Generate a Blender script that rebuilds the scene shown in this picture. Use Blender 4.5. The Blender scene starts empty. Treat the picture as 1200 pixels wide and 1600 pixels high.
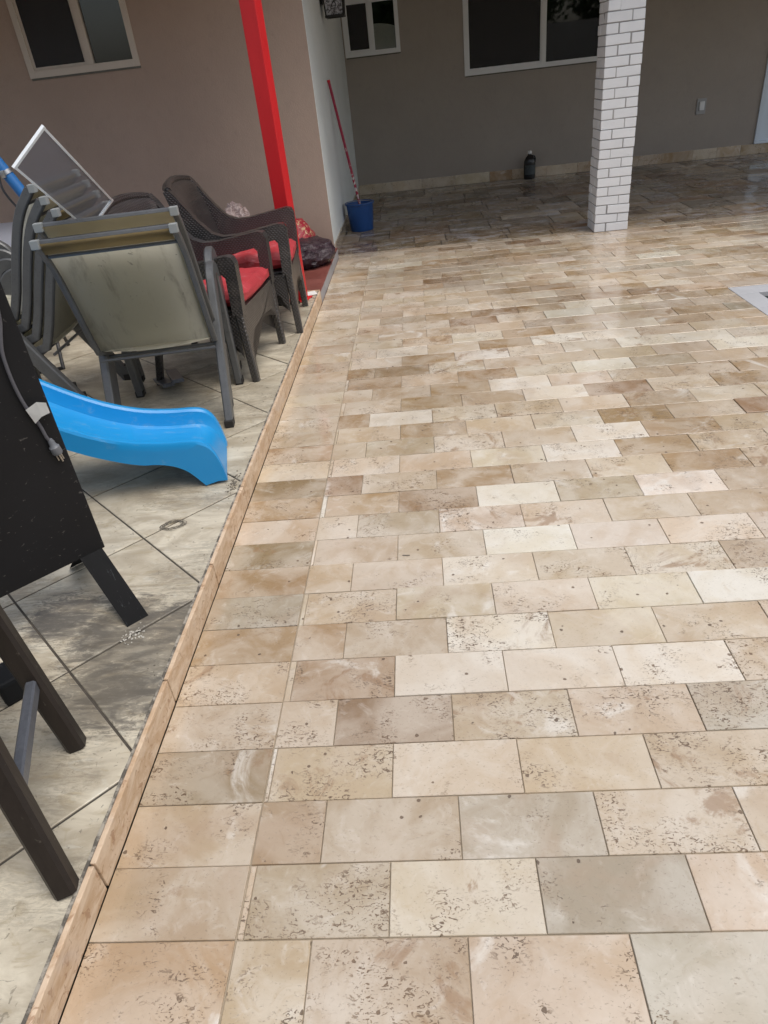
import bpy, bmesh, math, random
from mathutils import Vector, Matrix, noise
from math import radians as RAD, sin, cos, pi
random.seed(7)
C = bpy.context.scene.collection
S = bpy.context.scene

# ------------------------------------------------------------------ camera, sky, sun, exposure
cam = bpy.data.objects.new('camera', bpy.data.cameras.new('camera'))
C.objects.link(cam); S.camera = cam
cam.data.sensor_fit = 'VERTICAL'; cam.data.sensor_height = 36; cam.data.lens = 1071.87 / 1600 * 36
cam.data.clip_start = .05; cam.data.clip_end = 500
_y, _p, _r = -0.0942202, -0.5693076, -0.1185592
_d = Vector((sin(_y)*cos(_p), cos(_y)*cos(_p), sin(_p)))
_rt = Vector((cos(_y), -sin(_y), 0)); _u = _rt.cross(_d)
_R = _rt*cos(_r) + _u*sin(_r); _U = -_rt*sin(_r) + _u*cos(_r)
_m = Matrix((( _R.x, _U.x, -_d.x), (_R.y, _U.y, -_d.y), (_R.z, _U.z, -_d.z))).to_4x4()
_m.translation = Vector((.457, -.518, 1.415)); cam.matrix_world = _m

SUN_EL, SUN_AZ = RAD(66), RAD(122)          # azimuth clockwise from +y
w = bpy.data.worlds.new('World'); S.world = w; w.use_nodes = True
nt = w.node_tree; bg = nt.nodes['Background']
sky = nt.nodes.new('ShaderNodeTexSky'); sky.sky_type = 'NISHITA'; sky.sun_disc = False
sky.sun_elevation = SUN_EL; sky.sun_rotation = SUN_AZ; sky.dust_density = 4; sky.air_density = 1.2; sky.ozone_density = .6
hsv = nt.nodes.new('ShaderNodeHueSaturation'); hsv.inputs['Saturation'].default_value = .60
nt.links.new(sky.outputs[0], hsv.inputs['Color']); nt.links.new(hsv.outputs[0], bg.inputs[0])
bg.inputs[1].default_value = .145
sd = bpy.data.lights.new('sun', 'SUN'); sd.energy = 1.2; sd.angle = RAD(40); sd.color = (1, .95, .87)
sun = bpy.data.objects.new('sun', sd); C.objects.link(sun)
sun.rotation_euler = Vector((sin(SUN_AZ)*cos(SUN_EL), cos(SUN_AZ)*cos(SUN_EL), sin(SUN_EL))).to_track_quat('Z', 'Y').to_euler()
S.view_settings.view_transform = 'Standard'; S.view_settings.look = 'None'
S.view_settings.exposure = 0.14; S.view_settings.gamma = 1; S.view_settings.use_curve_mapping = False

# ------------------------------------------------------------------ node helper
class N:
    def __init__(s, name):
        s.m = bpy.data.materials.new(name); s.m.use_nodes = True; s.t = s.m.node_tree
        s.b = s.t.nodes['Principled BSDF']; s.out = s.t.nodes['Material Output']
    def n(s, ty, **kw):
        x = s.t.nodes.new(ty)
        for k, v in kw.items(): setattr(x, k, v)
        return x
    def put(s, sock, v):
        if v is None: return
        if hasattr(v, 'is_output'): s.t.links.new(v, sock)
        else:
            if isinstance(v, (tuple, list)) and len(v) == 3 and sock.type == 'RGBA': v = (*v, 1)
            sock.default_value = v
    def math(s, op, a, b=None, c=None):
        x = s.n('ShaderNodeMath', operation=op)
        s.put(x.inputs[0], a); s.put(x.inputs[1], b); s.put(x.inputs[2], c); return x.outputs[0]
    def vmath(s, op, a, b=None, scale=None):
        x = s.n('ShaderNodeVectorMath', operation=op)
        s.put(x.inputs[0], a); s.put(x.inputs[1], b)
        if scale is not None: s.put(x.inputs['Scale'], scale)
        return x.outputs[0]
    def mix(s, f, a, b, bt='MIX'):
        x = s.n('ShaderNodeMix', data_type='RGBA', blend_type=bt)
        s.put(x.inputs[0], f); s.put(x.inputs[6], a); s.put(x.inputs[7], b); return x.outputs[2]
    def ramp(s, v, lo, hi, a=0., b=1.):
        x = s.n('ShaderNodeMapRange', interpolation_type='SMOOTHSTEP')
        s.put(x.inputs[0], v); s.put(x.inputs[1], lo); s.put(x.inputs[2], hi); s.put(x.inputs[3], a); s.put(x.inputs[4], b)
        return x.outputs[0]
    def noise(s, vec, sc, det=3., rough=.5, dist=0.):
        x = s.n('ShaderNodeTexNoise'); s.put(x.inputs['Vector'], vec)
        s.put(x.inputs['Scale'], sc); s.put(x.inputs['Detail'], det); s.put(x.inputs['Roughness'], rough); s.put(x.inputs['Distortion'], dist)
        return x.outputs[0]
    def voro(s, vec, sc, out='Distance', feature='F1'):
        x = s.n('ShaderNodeTexVoronoi', feature=feature); s.put(x.inputs['Vector'], vec); s.put(x.inputs['Scale'], sc)
        return x.outputs[out]
    def pos(s): return s.n('ShaderNodeNewGeometry').outputs['Position']
    def obj(s): return s.n('ShaderNodeTexCoord').outputs['Object']
    def mapping(s, v, rot=(0,0,0), scale=(1,1,1)):
        x = s.n('ShaderNodeMapping'); s.put(x.inputs[0], v); x.inputs['Rotation'].default_value = rot; x.inputs['Scale'].default_value = scale
        return x.outputs[0]
    def bump(s, h, dist, strength=1.):
        x = s.n('ShaderNodeBump'); s.put(x.inputs['Height'], h); x.inputs['Distance'].default_value = dist; x.inputs['Strength'].default_value = strength
        s.t.links.new(x.outputs[0], s.b.inputs['Normal'])
    def set(s, col=None, rough=None, metal=None, **kw):
        s.put(s.b.inputs['Base Color'], col); s.put(s.b.inputs['Roughness'], rough); s.put(s.b.inputs['Metallic'], metal)
        for k, v in kw.items(): s.put(s.b.inputs[k], v)
        return s.m

# ------------------------------------------------------------------ mesh helpers
def new_bm(): return bmesh.new()
def add_box(bm, x0, x1, y0, y1, z0, z1):
    v = [bm.verts.new(p) for p in ((x0,y0,z0),(x1,y0,z0),(x1,y1,z0),(x0,y1,z0),(x0,y0,z1),(x1,y0,z1),(x1,y1,z1),(x0,y1,z1))]
    for f in ((0,3,2,1),(4,5,6,7),(0,1,5,4),(1,2,6,5),(2,3,7,6),(3,0,4,7)): bm.faces.new([v[i] for i in f])
    return v
def add_bbox(bm, x0, x1, y0, y1, z0, z1, b=.004):
    t = bmesh.new(); add_box(t, x0, x1, y0, y1, z0, z1)
    bmesh.ops.bevel(t, geom=t.edges[:], offset=b, segments=2, affect='EDGES', profile=.6)
    me = bpy.data.meshes.new('t'); t.to_mesh(me); bm.from_mesh(me); t.free(); bpy.data.meshes.remove(me)
def sweep(bm, pts, w, h=None, n=None, closed=False, up=Vector((0,0,1))):
    """tube (h None: round radius w) or flat bar (w x h) along pts; w may be a list of radii"""
    pts = [Vector(p) for p in pts]; rings = []; prev = None
    for i, p in enumerate(pts):
        a = pts[(i-1) % len(pts)] if (closed or i > 0) else None
        b = pts[(i+1) % len(pts)] if (closed or i < len(pts)-1) else None
        if a is None: t = (b-p)
        elif b is None: t = (p-a)
        else: t = ((b-p).normalized() + (p-a).normalized())
        t.normalize()
        if prev is None:
            ref = up if abs(t.dot(up)) < .95 else Vector((1,0,0))
            nrm = (ref - t*ref.dot(t)).normalized()
        else:
            nrm = (prev - t*prev.dot(t)).normalized()
        prev = nrm; bn = t.cross(nrm)
        r = w[i] if isinstance(w, (list, tuple)) else w
        if h is None:
            k = n or 10; sec = [(cos(2*pi*j/k)*r, sin(2*pi*j/k)*r) for j in range(k)]
        else:
            c = min(r, h)*.18; a_, b_ = r/2, h/2
            sec = [(-a_+c,-b_),(a_-c,-b_),(a_,-b_+c),(a_,b_-c),(a_-c,b_),(-a_+c,b_),(-a_,b_-c),(-a_,-b_+c)]
        rings.append([bm.verts.new(p + bn*x + nrm*y) for x, y in sec])
    m = len(rings[0]); L = len(rings)
    for i in range(L if closed else L-1):
        A, B = rings[i], rings[(i+1) % L]
        for j in range(m): bm.faces.new((A[j], A[(j+1)%m], B[(j+1)%m], B[j]))
    if not closed:
        bm.faces.new(list(reversed(rings[0]))); bm.faces.new(rings[-1])
def prism(bm, poly, axis, a, b):
    """extrude 2D polygon along axis 'x' (poly=(y,z)), 'y' (poly=(x,z)) or 'z' (poly=(x,y))"""
    def P(u, v, t): return {'x': (t,u,v), 'y': (u,t,v), 'z': (u,v,t)}[axis]
    A = [bm.verts.new(P(u,v,a)) for u, v in poly]; B = [bm.verts.new(P(u,v,b)) for u, v in poly]
    n = len(poly); bm.faces.new(A); bm.faces.new(list(reversed(B)))
    for i in range(n): bm.faces.new((A[i], B[i], B[(i+1)%n], A[(i+1)%n]))
def lathe(bm, prof, n=28, c=(0,0,0)):
    rings = []
    for r, z in prof:
        if r < 1e-5: rings.append([bm.verts.new((c[0],c[1],c[2]+z))])
        else: rings.append([bm.verts.new((c[0]+r*cos(2*pi*j/n), c[1]+r*sin(2*pi*j/n), c[2]+z)) for j in range(n)])
    for A, B in zip(rings, rings[1:]):
        for j in range(n):
            k = (j+1) % n
            if len(A) == 1: bm.faces.new((A[0], B[k], B[j]))
            elif len(B) == 1: bm.faces.new((A[j], A[k], B[0]))
            else: bm.faces.new((A[j], A[k], B[k], B[j]))
def smoothpath(pts, n=6):
    pts = [Vector(p) for p in pts]; out = []
    for i in range(len(pts)-1):
        p0 = pts[max(i-1,0)]; p1 = pts[i]; p2 = pts[i+1]; p3 = pts[min(i+2,len(pts)-1)]
        for k in range(n):
            t = k/n
            out.append(.5*((2*p1)+(-p0+p2)*t+(2*p0-5*p1+4*p2-p3)*t*t+(-p0+3*p1-3*p2+p3)*t**3))
    out.append(pts[-1]); return out
def obj(name, bm, mat, parent=None, smooth=False, loc=None, ang=40):
    bmesh.ops.recalc_face_normals(bm, faces=bm.faces[:])
    me = bpy.data.meshes.new(name); bm.to_mesh(me); bm.free()
    if mat: me.materials.append(mat)
    if smooth:
        for p in me.polygons: p.use_smooth = True
        try: me.set_sharp_from_angle(angle=RAD(ang))
        except Exception: pass
    o = bpy.data.objects.new(name, me); C.objects.link(o)
    if parent: o.parent = parent
    if loc: o.location = loc
    return o
def tag(o, label=None, cat=None, group=None, kind=None):
    if label: o['label'] = label
    if cat: o['category'] = cat
    if group: o['group'] = group
    if kind: o['kind'] = kind
    return o
def thing(name, label, cat, loc=(0,0,0), rz=0, group=None):
    o = bpy.data.objects.new(name, None); o.empty_display_size = .1; C.objects.link(o)
    o.location = loc; o.rotation_euler = (0,0,rz); return tag(o, label, cat, group)
def struct(name, bm=None, mat=None):
    if bm is None:
        o = bpy.data.objects.new(name, None); C.objects.link(o)
    else: o = obj(name, bm, mat)
    return tag(o, kind='structure')
def kids(o): return [c for c in bpy.data.objects if c.parent == o]
def dup(root, loc, rz, label, group=None):
    r = root.copy(); C.objects.link(r); r.location = loc; r.rotation_euler = (0,0,rz); r['label'] = label
    if group: r['group'] = group
    for ch in kids(root):
        c = ch.copy(); C.objects.link(c); c.parent = r
        for g in kids(ch):
            d = g.copy(); C.objects.link(d); d.parent = c
    return r

H = .09            # height of the old tiled patio above the travertine

# ------------------------------------------------------------------ materials
def travertine(name, source, wet=0.):
    k = N(name)
    if source == 'object':
        oi = k.n('ShaderNodeObjectInfo'); col = oi.outputs['Color']; rnd = oi.outputs['Random']
    else:
        at = k.n('ShaderNodeAttribute', attribute_name='tile'); col = at.outputs['Color']; rnd = at.outputs['Alpha']
    P = k.pos()
    off = k.n('ShaderNodeCombineXYZ'); k.put(off.inputs[0], k.math('MULTIPLY', rnd, 71.)); k.put(off.inputs[1], k.math('MULTIPLY', rnd, 43.)); k.put(off.inputs[2], k.math('MULTIPLY', rnd, 17.))
    Q = k.vmath('ADD', P, off.outputs[0])
    r2 = k.math('FRACT', k.math('MULTIPLY', rnd, 37.7))       # second random
    r3 = k.math('FRACT', k.math('MULTIPLY', rnd, 91.3))
    # clouds of lighter and darker stone
    n1 = k.noise(Q, 5.5, 5, .58, .7)
    n2 = k.noise(Q, 17., 5, .6, 1.2)
    light = k.mix(.30, col, (.78,.73,.67)); dark = k.mix(1., col, (.93,.885,.835), 'MULTIPLY')
    c = k.mix(k.ramp(n1, .36, .64), dark, light)
    c = k.mix(k.ramp(n2, .54, .76, 0, .35), c, (.78,.74,.68))
    c = k.mix(k.ramp(n2, .26, .42, .35, 0), c, k.mix(1., col, (.80,.70,.58), 'MULTIPLY'))
    drift = k.noise(k.vmath('ADD', Q, (4.4,6.1,1)), 3.1, 4, .55, .6)
    tone2 = k.mix(r3, (.40,.27,.165), (.72,.66,.57))
    c = k.mix(k.ramp(drift, .46, .64, 0, .40), c, tone2)
    # rusty stains on some tiles
    st = k.noise(k.vmath('ADD', Q, (9.1,3.3,0)), 4.2, 6, .65, 1.1)
    c = k.mix(k.math('MULTIPLY', k.ramp(st, k.math('ADD', .54, k.math('MULTIPLY', r2, .16)), k.math('ADD', .62, k.math('MULTIPLY', r2, .18)), 0, .62), 1.), c, (.30,.175,.085))
    # white calcite clouds on some
    wt = k.noise(k.vmath('ADD', Q, (2.1,8.3,4)), 5., 5, .6, .8)
    c = k.mix(k.ramp(wt, k.math('ADD', .56, k.math('MULTIPLY', r3, .12)), k.math('ADD', .68, k.math('MULTIPLY', r3, .12)), 0, .6), c, (.82,.8,.75))
    # fine grain
    g = k.noise(Q, 60., 4, .7); c = k.mix(1., c, k.ramp_col(g, (.93,.925,.91), (1.04,1.04,1.04)), 'MULTIPLY')
    # worm-like pits, clustered
    Q2 = k.mapping(Q, (0,0,.5), (1,1.7,1))
    p1 = k.noise(Q2, 62., 2.2, .55, 1.6)
    cl = k.noise(k.vmath('ADD', Q, (5.5,1.7,2)), 7.5, 3, .6, .3)
    clm = k.ramp(cl, k.math('ADD', .40, k.math('MULTIPLY', r2, .17)), k.math('ADD', .57, k.math('MULTIPLY', r2, .15)))
    pit = k.math('MULTIPLY', k.ramp(p1, .585, .64), clm)
    p2 = k.noise(Q2, 150., 1., .5, .8)
    pit2 = k.math('MULTIPLY', k.ramp(p2, .66, .71), k.math('ADD', k.math('MULTIPLY', clm, .7), .28))
    vd = k.voro(Q, 24.); vc = k.n('ShaderNodeSeparateColor'); k.put(vc.inputs[0], k.voro(Q, 24., 'Color'))
    wob = k.math('ADD', vd, k.math('MULTIPLY', k.math('SUBTRACT', k.noise(Q, 90., 2), .5), .22))
    pit3 = k.math('MULTIPLY', k.ramp(wob, .095, .125, 1, 0), k.math('GREATER_THAN', vc.outputs[0], .76))
    pits = k.math('MAXIMUM', k.math('MAXIMUM', pit, pit2), pit3)
    halo = k.math('MULTIPLY', k.ramp(p1, .52, .64), clm)
    c = k.mix(k.math('MULTIPLY', halo, .36), c, (.38,.25,.14))
    pc = k.mix(r3, (.095,.060,.034), (.16,.10,.055))
    c = k.mix(k.math('MULTIPLY', pits, .86), c, pc)
    if wet:
        c = k.mix(1., c, (1-wet,1-wet*1.04,1-wet*1.08), 'MULTIPLY')
        wispy = k.noise(k.mapping(P, (0,0,.1), (1.2,3.2,1)), 3.2, 6, .7, .9)
        c = k.mix(k.ramp(wispy, .52, .60, 0, .6), c, (.46,.46,.50))  # bluish wet reflections painted into the colour as pale grey streaks
    rg = k.noise(P, 2.3, 4, .6, .5)
    damp = k.ramp(k.noise(k.vmath('ADD', P, (7.3,2.2,0)), .9, 5, .6, .6), .44, .60)
    if not wet: c = k.mix(k.math('MULTIPLY', damp, .8), c, k.mix(1., c, (.90,.875,.84), 'MULTIPLY'))
    if wet: ro = k.ramp(rg, .44, .58, .07, .42)
    else: ro = k.math('SUBTRACT', k.ramp(rg, .35, .65, .22, .40), k.math('MULTIPLY', damp, .12))
    ro = k.math('ADD', ro, k.math('MULTIPLY', pits, .4))
    hgt = k.math('SUBTRACT', k.math('ADD', k.math('MULTIPLY', n2, .10), k.math('MULTIPLY', g, .05)), pits)
    k.bump(hgt, .0011, .8)
    return k.set(c, ro, **{'Specular IOR Level': .5, 'Coat Weight': .0 if wet else k.math('ADD', .45, k.math('MULTIPLY', damp, .5)), 'Coat Roughness': k.ramp(rg, .3, .7, .08, .20)})
def _ramp_col(s, v, a, b):
    x = s.n('ShaderNodeMapRange', data_type='FLOAT_VECTOR') if False else s.n('ShaderNodeMix', data_type='RGBA')
    s.put(x.inputs[0], v); s.put(x.inputs[6], (*a,1)); s.put(x.inputs[7], (*b,1)); return x.outputs[2]
N.ramp_col = _ramp_col
M = {}
M['trav'] = travertine('travertine', 'object')
M['trav_far'] = travertine('travertine_joined', 'attr')
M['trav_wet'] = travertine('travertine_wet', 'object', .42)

k = N('mortar_bed'); k.bump(k.noise(k.pos(), 150., 3), .002); M['bed'] = k.set(k.mix(k.noise(k.pos(), 30., 4), (.30,.25,.18), (.46,.39,.30)), .85)

k = N('old_tile')      # cream-grey ceramic tile with dark brushed dirt
P = k.pos(); oi = k.n('ShaderNodeObjectInfo'); rnd = oi.outputs['Random']
off = k.n('ShaderNodeCombineXYZ'); k.put(off.inputs[0], k.math('MULTIPLY', rnd, 31.)); k.put(off.inputs[1], k.math('MULTIPLY', rnd, 57.))
Q = k.vmath('ADD', P, off.outputs[0])
n1 = k.noise(k.mapping(Q, (0,0,.35), (1,2.2,1)), 3.6, 6, .62, 1.3)
c = k.mix(k.ramp(n1, .32, .68), (.41,.355,.265), (.65,.595,.475))
n2 = k.noise(k.mapping(Q, (0,0,.6), (1,2.6,1)), 8., 5, .6, 1.5)
c = k.mix(k.ramp(n2, .55, .68, 0, .5), c, (.37,.30,.185)); c = k.mix(k.ramp(n2, .30, .42, .45, 0), c, (.62,.60,.52))
zone = k.noise(k.vmath('ADD', P, (3.7,1.9,0)), 2.1, 2, .5, .4)
brush = k.noise(k.mapping(P, (0,0,-.35), (3.,20.,3.)), 2.6, 8, .78, 1.6)
smear = k.noise(k.mapping(P, (0,0,.9), (8.,20.,3.)), 2.2, 8, .8, 2.6)
dm = k.math('MULTIPLY', k.ramp(zone, .44, .56), k.ramp(k.math('ADD', k.math('MULTIPLY', brush, .5), k.math('MULTIPLY', smear, .5)), .43, .57))
c = k.mix(k.math('MULTIPLY', dm, .38), c, (.085,.075,.062))
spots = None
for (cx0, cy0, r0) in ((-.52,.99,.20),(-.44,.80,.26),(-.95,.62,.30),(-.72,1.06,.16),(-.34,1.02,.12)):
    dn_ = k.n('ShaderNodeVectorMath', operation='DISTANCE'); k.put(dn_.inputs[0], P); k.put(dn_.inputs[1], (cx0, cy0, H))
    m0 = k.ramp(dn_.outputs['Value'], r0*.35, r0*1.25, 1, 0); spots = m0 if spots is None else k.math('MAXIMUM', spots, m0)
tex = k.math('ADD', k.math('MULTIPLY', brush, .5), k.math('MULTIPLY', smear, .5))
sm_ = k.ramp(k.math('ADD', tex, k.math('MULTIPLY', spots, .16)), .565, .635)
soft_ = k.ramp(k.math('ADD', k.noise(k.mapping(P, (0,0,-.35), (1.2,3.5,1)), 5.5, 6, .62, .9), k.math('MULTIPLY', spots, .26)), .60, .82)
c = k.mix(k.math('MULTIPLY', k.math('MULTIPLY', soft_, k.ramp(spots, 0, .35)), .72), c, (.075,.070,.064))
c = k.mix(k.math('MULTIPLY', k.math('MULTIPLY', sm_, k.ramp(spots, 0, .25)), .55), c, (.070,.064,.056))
film = k.ramp(k.noise(P, 1.3, 4, .6), .46, .66, 0, .4); c = k.mix(film, c, (.26,.225,.165))
sp = k.ramp(k.noise(P, 48., 3, .6, 1.), .64, .70, 0, .55); c = k.mix(sp, c, (.14,.12,.09))
k.bump(k.math('ADD', k.math('MULTIPLY', n1, .6), k.math('MULTIPLY', brush, .35)), .004, .6)
M['oldtile'] = k.set(c, k.ramp(k.noise(P, 4., 4, .6), .35, .65, .30, .58))

k = N('dirty_grout'); P = k.pos(); M['grout'] = k.set(k.mix(k.noise(P, 25., 4), (.035,.03,.025), (.11,.095,.075)), .9)

k = N('riser_stone')
P = k.pos(); s_ = k.noise(k.mapping(P, (0,0,0), (1,1.0,2.6)), 12., 5, .65, .8); b_ = k.noise(P, 40., 4, .6, 1.)
c = k.mix(k.ramp(s_, .35, .65), (.52,.355,.22), (.68,.53,.385)); c = k.mix(k.ramp(b_, .58, .66, 0, .6), c, (.32,.17,.09)); c = k.mix(k.ramp(b_, .25, .4, .35, 0), c, (.66,.5,.38))
c = k.mix(k.ramp(k.noise(P, 7., 4, .6, .5), .56, .68, 0, .5), c, (.60,.50,.42))
k.bump(b_, .002, .8); M['riser'] = k.set(c, .55)

def paint(name, col, var=.1, rough=.7, sc=3., bsc=180., bd=.0006):
    k = N(name); P = k.pos(); n = k.noise(P, sc, 5, .6)
    c = k.mix(n, tuple(v*(1-var) for v in col), tuple(min(1, v*(1+var)) for v in col))
    k.bump(k.noise(P, bsc, 3), bd, .7); return k.set(c, rough)
def stucco(name, col):
    k = N(name); P = k.pos(); n = k.noise(P, 1.6, 5, .6); g = k.noise(P, 14., 5, .65)
    c = k.mix(n, tuple(v*.86 for v in col), tuple(v*1.10 for v in col)); c = k.mix(k.ramp(g, .52, .75, 0, .4), c, tuple(v*.85 for v in col))
    z = k.n('ShaderNodeSeparateXYZ'); k.put(z.inputs[0], P)
    splash = k.math('MULTIPLY', k.ramp(k.math('ADD', z.outputs[2], k.math('MULTIPLY', g, .5)), .25, .75, 1, 0), .28)
    c = k.mix(splash, c, tuple(v*.7 for v in col))
    k.bump(k.math('ADD', k.noise(P, 90., 4, .6), k.math('MULTIPLY', k.noise(P, 9., 3), 1.2)), .0038, .8); return k.set(c, .82)
M['beige'] = stucco('beige_stucco', (.43,.335,.275))
M['taupe'] = stucco('taupe_stucco', (.40,.36,.32))
M['whitewall'] = stucco('white_wall_paint', (.80,.85,.86))
M['ceiling'] = paint('ceiling_paint', (.55,.52,.48))
M['vinyl'] = paint('white_vinyl', (.84,.87,.89), .05, .4, 6.)
M['vinyl_warm'] = paint('old_vinyl', (.60,.55,.48), .08, .5, 6.)
M['caulk'] = paint('window_recess', (.14,.145,.125), .3, .8, 20.)
M['dark_room'] = paint('dark_interior', (.012,.012,.014), .2, .9)
M['doorblue'] = paint('door_paint', (.70,.80,.90), .05, .4, 6.)
k = N('window_glass')
gl = k.n('ShaderNodeBsdfGlossy'); gl.inputs['Roughness'].default_value = .02; tr = k.n('ShaderNodeBsdfTransparent'); tr.inputs[0].default_value = (.88,.9,.9,1)
fr = k.n('ShaderNodeFresnel'); fr.inputs[0].default_value = 1.6; ms = k.n('ShaderNodeMixShader')
k.t.links.new(fr.outputs[0], ms.inputs[0]); k.t.links.new(tr.outputs[0], ms.inputs[1]); k.t.links.new(gl.outputs[0], ms.inputs[2]); k.t.links.new(ms.outputs[0], k.out.inputs[0])
M['glass'] = k.m
def mesh_screen(name, col, alpha, wave=True):
    k = N(name); P = k.obj(); n = k.noise(P, 6., 3)
    c = k.mix(n, tuple(v*.85 for v in col), tuple(v*1.15 for v in col))
    return k.set(c, .6, Alpha=alpha)
M['screen_dark'] = mesh_screen('window_screen_mesh', (.03,.03,.032), .8)
M['screen_grey'] = mesh_screen('grey_screen_mesh', (.26,.27,.31), .62)
k = N('white_brick_paint'); P = k.pos(); n = k.noise(P, 12., 5, .6); g = k.noise(P, 60., 4, .7)
oi = k.n('ShaderNodeObjectInfo')
c = k.mix(n, (.78,.80,.83), (.88,.90,.92)); c = k.mix(k.math('MULTIPLY', oi.outputs['Random'], .16), c, (.55,.56,.58)); c = k.mix(k.ramp(g, .66, .74, 0, .5), c, (.42,.38,.35))
k.bump(k.math('ADD', g, k.math('MULTIPLY', n, .8)), .003, .8); M['brick'] = k.set(c, .6)
M['brickmortar'] = paint('brick_mortar', (.36,.355,.35), .25, .9, 20.)
k = N('red_post_paint'); P = k.pos(); n = k.noise(k.mapping(P, (0,0,0), (1,1,.25)), 9., 6, .65); k.bump(k.noise(k.mapping(P, (0,0,0), (1,1,.1)), 90., 3), .0008, .6); c = k.mix(n, (.50,.010,.015), (.70,.022,.028)); c = k.mix(k.ramp(k.noise(P, 50., 4, .6), .68, .76, 0, .6), c, (.25,.02,.02)); M['red'] = k.set(c, .38)
k = N('red_floor_paint'); P = k.pos(); n = k.noise(P, 5., 6, .65); c = k.mix(n, (.14,.038,.03), (.26,.085,.07)); M['redfloor'] = k.set(c, k.ramp(n, .3, .7, .3, .6))
def weave(name, su=600., sv=290.):
    k = N(name); P = k.obj(); s = k.n('ShaderNodeSeparateXYZ'); k.put(s.inputs[0], P)
    u = k.math('ADD', s.outputs[0], s.outputs[1])
    row = k.math('FLOOR', k.math('MULTIPLY', s.outputs[2], sv/pi))
    ph = k.math('MULTIPLY', row, pi)
    a = k.math('SINE', k.math('ADD', k.math('MULTIPLY', u, su*.55), ph)); b = k.math('ABSOLUTE', k.math('SINE', k.math('MULTIPLY', s.outputs[2], sv)))
    h = k.math('MULTIPLY', k.math('ADD', k.math('MULTIPLY', a, .5), .5), b)
    n = k.noise(P, 14., 4, .6)
    c = k.mix(h, (.010,.009,.009), (.042,.036,.037)); c = k.mix(k.ramp(n, .5, .75, 0, .4), c, (.10,.085,.075))
    k.bump(h, .003, 1.); return k.set(c, k.ramp(n, .3, .7, .30, .45), **{'Specular IOR Level': .7, 'Coat Weight': .8, 'Coat Roughness': .32})
M['wicker'] = weave('dark_wicker')
k = N('red_cushion_fabric'); P = k.obj(); n = k.noise(P, 8., 5, .6, .5); c = k.mix(n, (.36,.025,.035), (.52,.05,.06)); c = k.mix(k.ramp(k.noise(P, 11., 5, .6, 1.), .56, .74, 0, .55), c, (.62,.26,.28)); k.bump(k.noise(P, 26., 4, .6, 1.), .006, .8); M['cushion'] = k.set(c, .55)
k = N('chair_frame_metal'); P = k.obj(); n = k.noise(P, 20., 5, .6); c = k.mix(n, (.075,.078,.08), (.14,.145,.15)); c = k.mix(k.ramp(k.noise(P, 90., 3), .62, .72, 0, .5), c, (.05,.045,.04)); M['frame'] = k.set(c, .38, .25)
M['cap'] = paint('frame_end_cap', (.30,.32,.32), .1, .4)
k = N('dirty_sling_mesh'); P = k.obj(); n = k.noise(P, 3.2, 5, .62, .8); st = k.noise(k.mapping(P, (0,0,0), (3.2,1,.9)), 3.0, 7, .72, .5)
c = k.mix(n, (.74,.725,.64), (.85,.84,.77)); c = k.mix(k.ramp(st, .50, .72, 0, .6), c, (.34,.32,.26)); c = k.mix(k.ramp(k.noise(P, 30., 4, .6, 1.), .66, .74, 0, .5), c, (.12,.10,.08))
k.bump(k.noise(P, 400., 1), .0006, .5); M['sling'] = k.set(c, .7)
tl = k.n('ShaderNodeBsdfTranslucent'); k.put(tl.inputs[0], c); ms = k.n('ShaderNodeMixShader'); ms.inputs[0].default_value = .60
k.t.links.new(k.b.outputs[0], ms.inputs[1]); k.t.links.new(tl.outputs[0], ms.inputs[2]); k.t.links.new(ms.outputs[0], k.out.inputs[0])
k = N('sling_hem'); P = k.obj(); M['hem'] = k.set(k.mix(k.noise(P, 9., 4), (.50,.42,.27), (.62,.54,.37)), .7)
M['rubber'] = paint('rubber_foot', (.02,.018,.017), .2, .7)
k = N('blue_slide_plastic'); P = k.obj(); n = k.noise(P, 5., 5, .6); c = k.mix(n, (.009,.25,.60), (.012,.30,.68)); c = k.mix(k.ramp(k.noise(k.mapping(P,(0,0,.2),(3,14,3)), 3., 7, .75, .8), .54, .70, 0, .45), c, (.20,.40,.60)); M['slide'] = k.set(c, .33)
k = N('matte_black_panel'); P = k.obj(); n = k.noise(P, 5., 4); sp = k.ramp(k.noise(k.mapping(P, (0,0,0), (1,1,1.8)), 55., 3, .6, .6), .66, .72, 0, .6)
c = k.mix(n, (.009,.009,.010), (.016,.016,.018)); c = k.mix(sp, c, (.16,.15,.14)); M['blackpanel'] = k.set(c, k.ramp(n, .3, .7, .42, .55), **{'Specular IOR Level': .22})
k = N('scratched_black_metal'); P = k.obj(); sc_ = k.ramp(k.noise(k.mapping(P, (.3,0,.2), (14,3,3)), 5., 6, .75, 1.2), .62, .68, 0, .6); c = k.mix(sc_, (.008,.009,.011), (.13,.15,.17)); M['blackmetal'] = k.set(c, .6, **{'Specular IOR Level': .25})
M['cord'] = paint('grey_cord_rubber', (.10,.10,.115), .15, .45)
M['plug'] = paint('plug_plastic', (.16,.17,.19), .15, .4)
k = N('plug_prong_metal'); M['prong'] = k.set((.55,.53,.50), .3, 1.)
M['paper'] = paint('white_paper', (.80,.81,.80), .05, .6)
k = N('dark_stained_wood'); P = k.obj(); g = k.noise(k.mapping(P, (0,0,0), (30,30,3)), 2., 6, .65, .8); c = k.mix(g, (.012,.009,.008), (.032,.025,.021)); c = k.mix(k.ramp(k.noise(P, 60., 4), .66, .73, 0, .5), c, (.12,.105,.09)); k.bump(g, .001, .6); M['wood'] = k.set(c, .42, **{'Specular IOR Level': .3})
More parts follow.
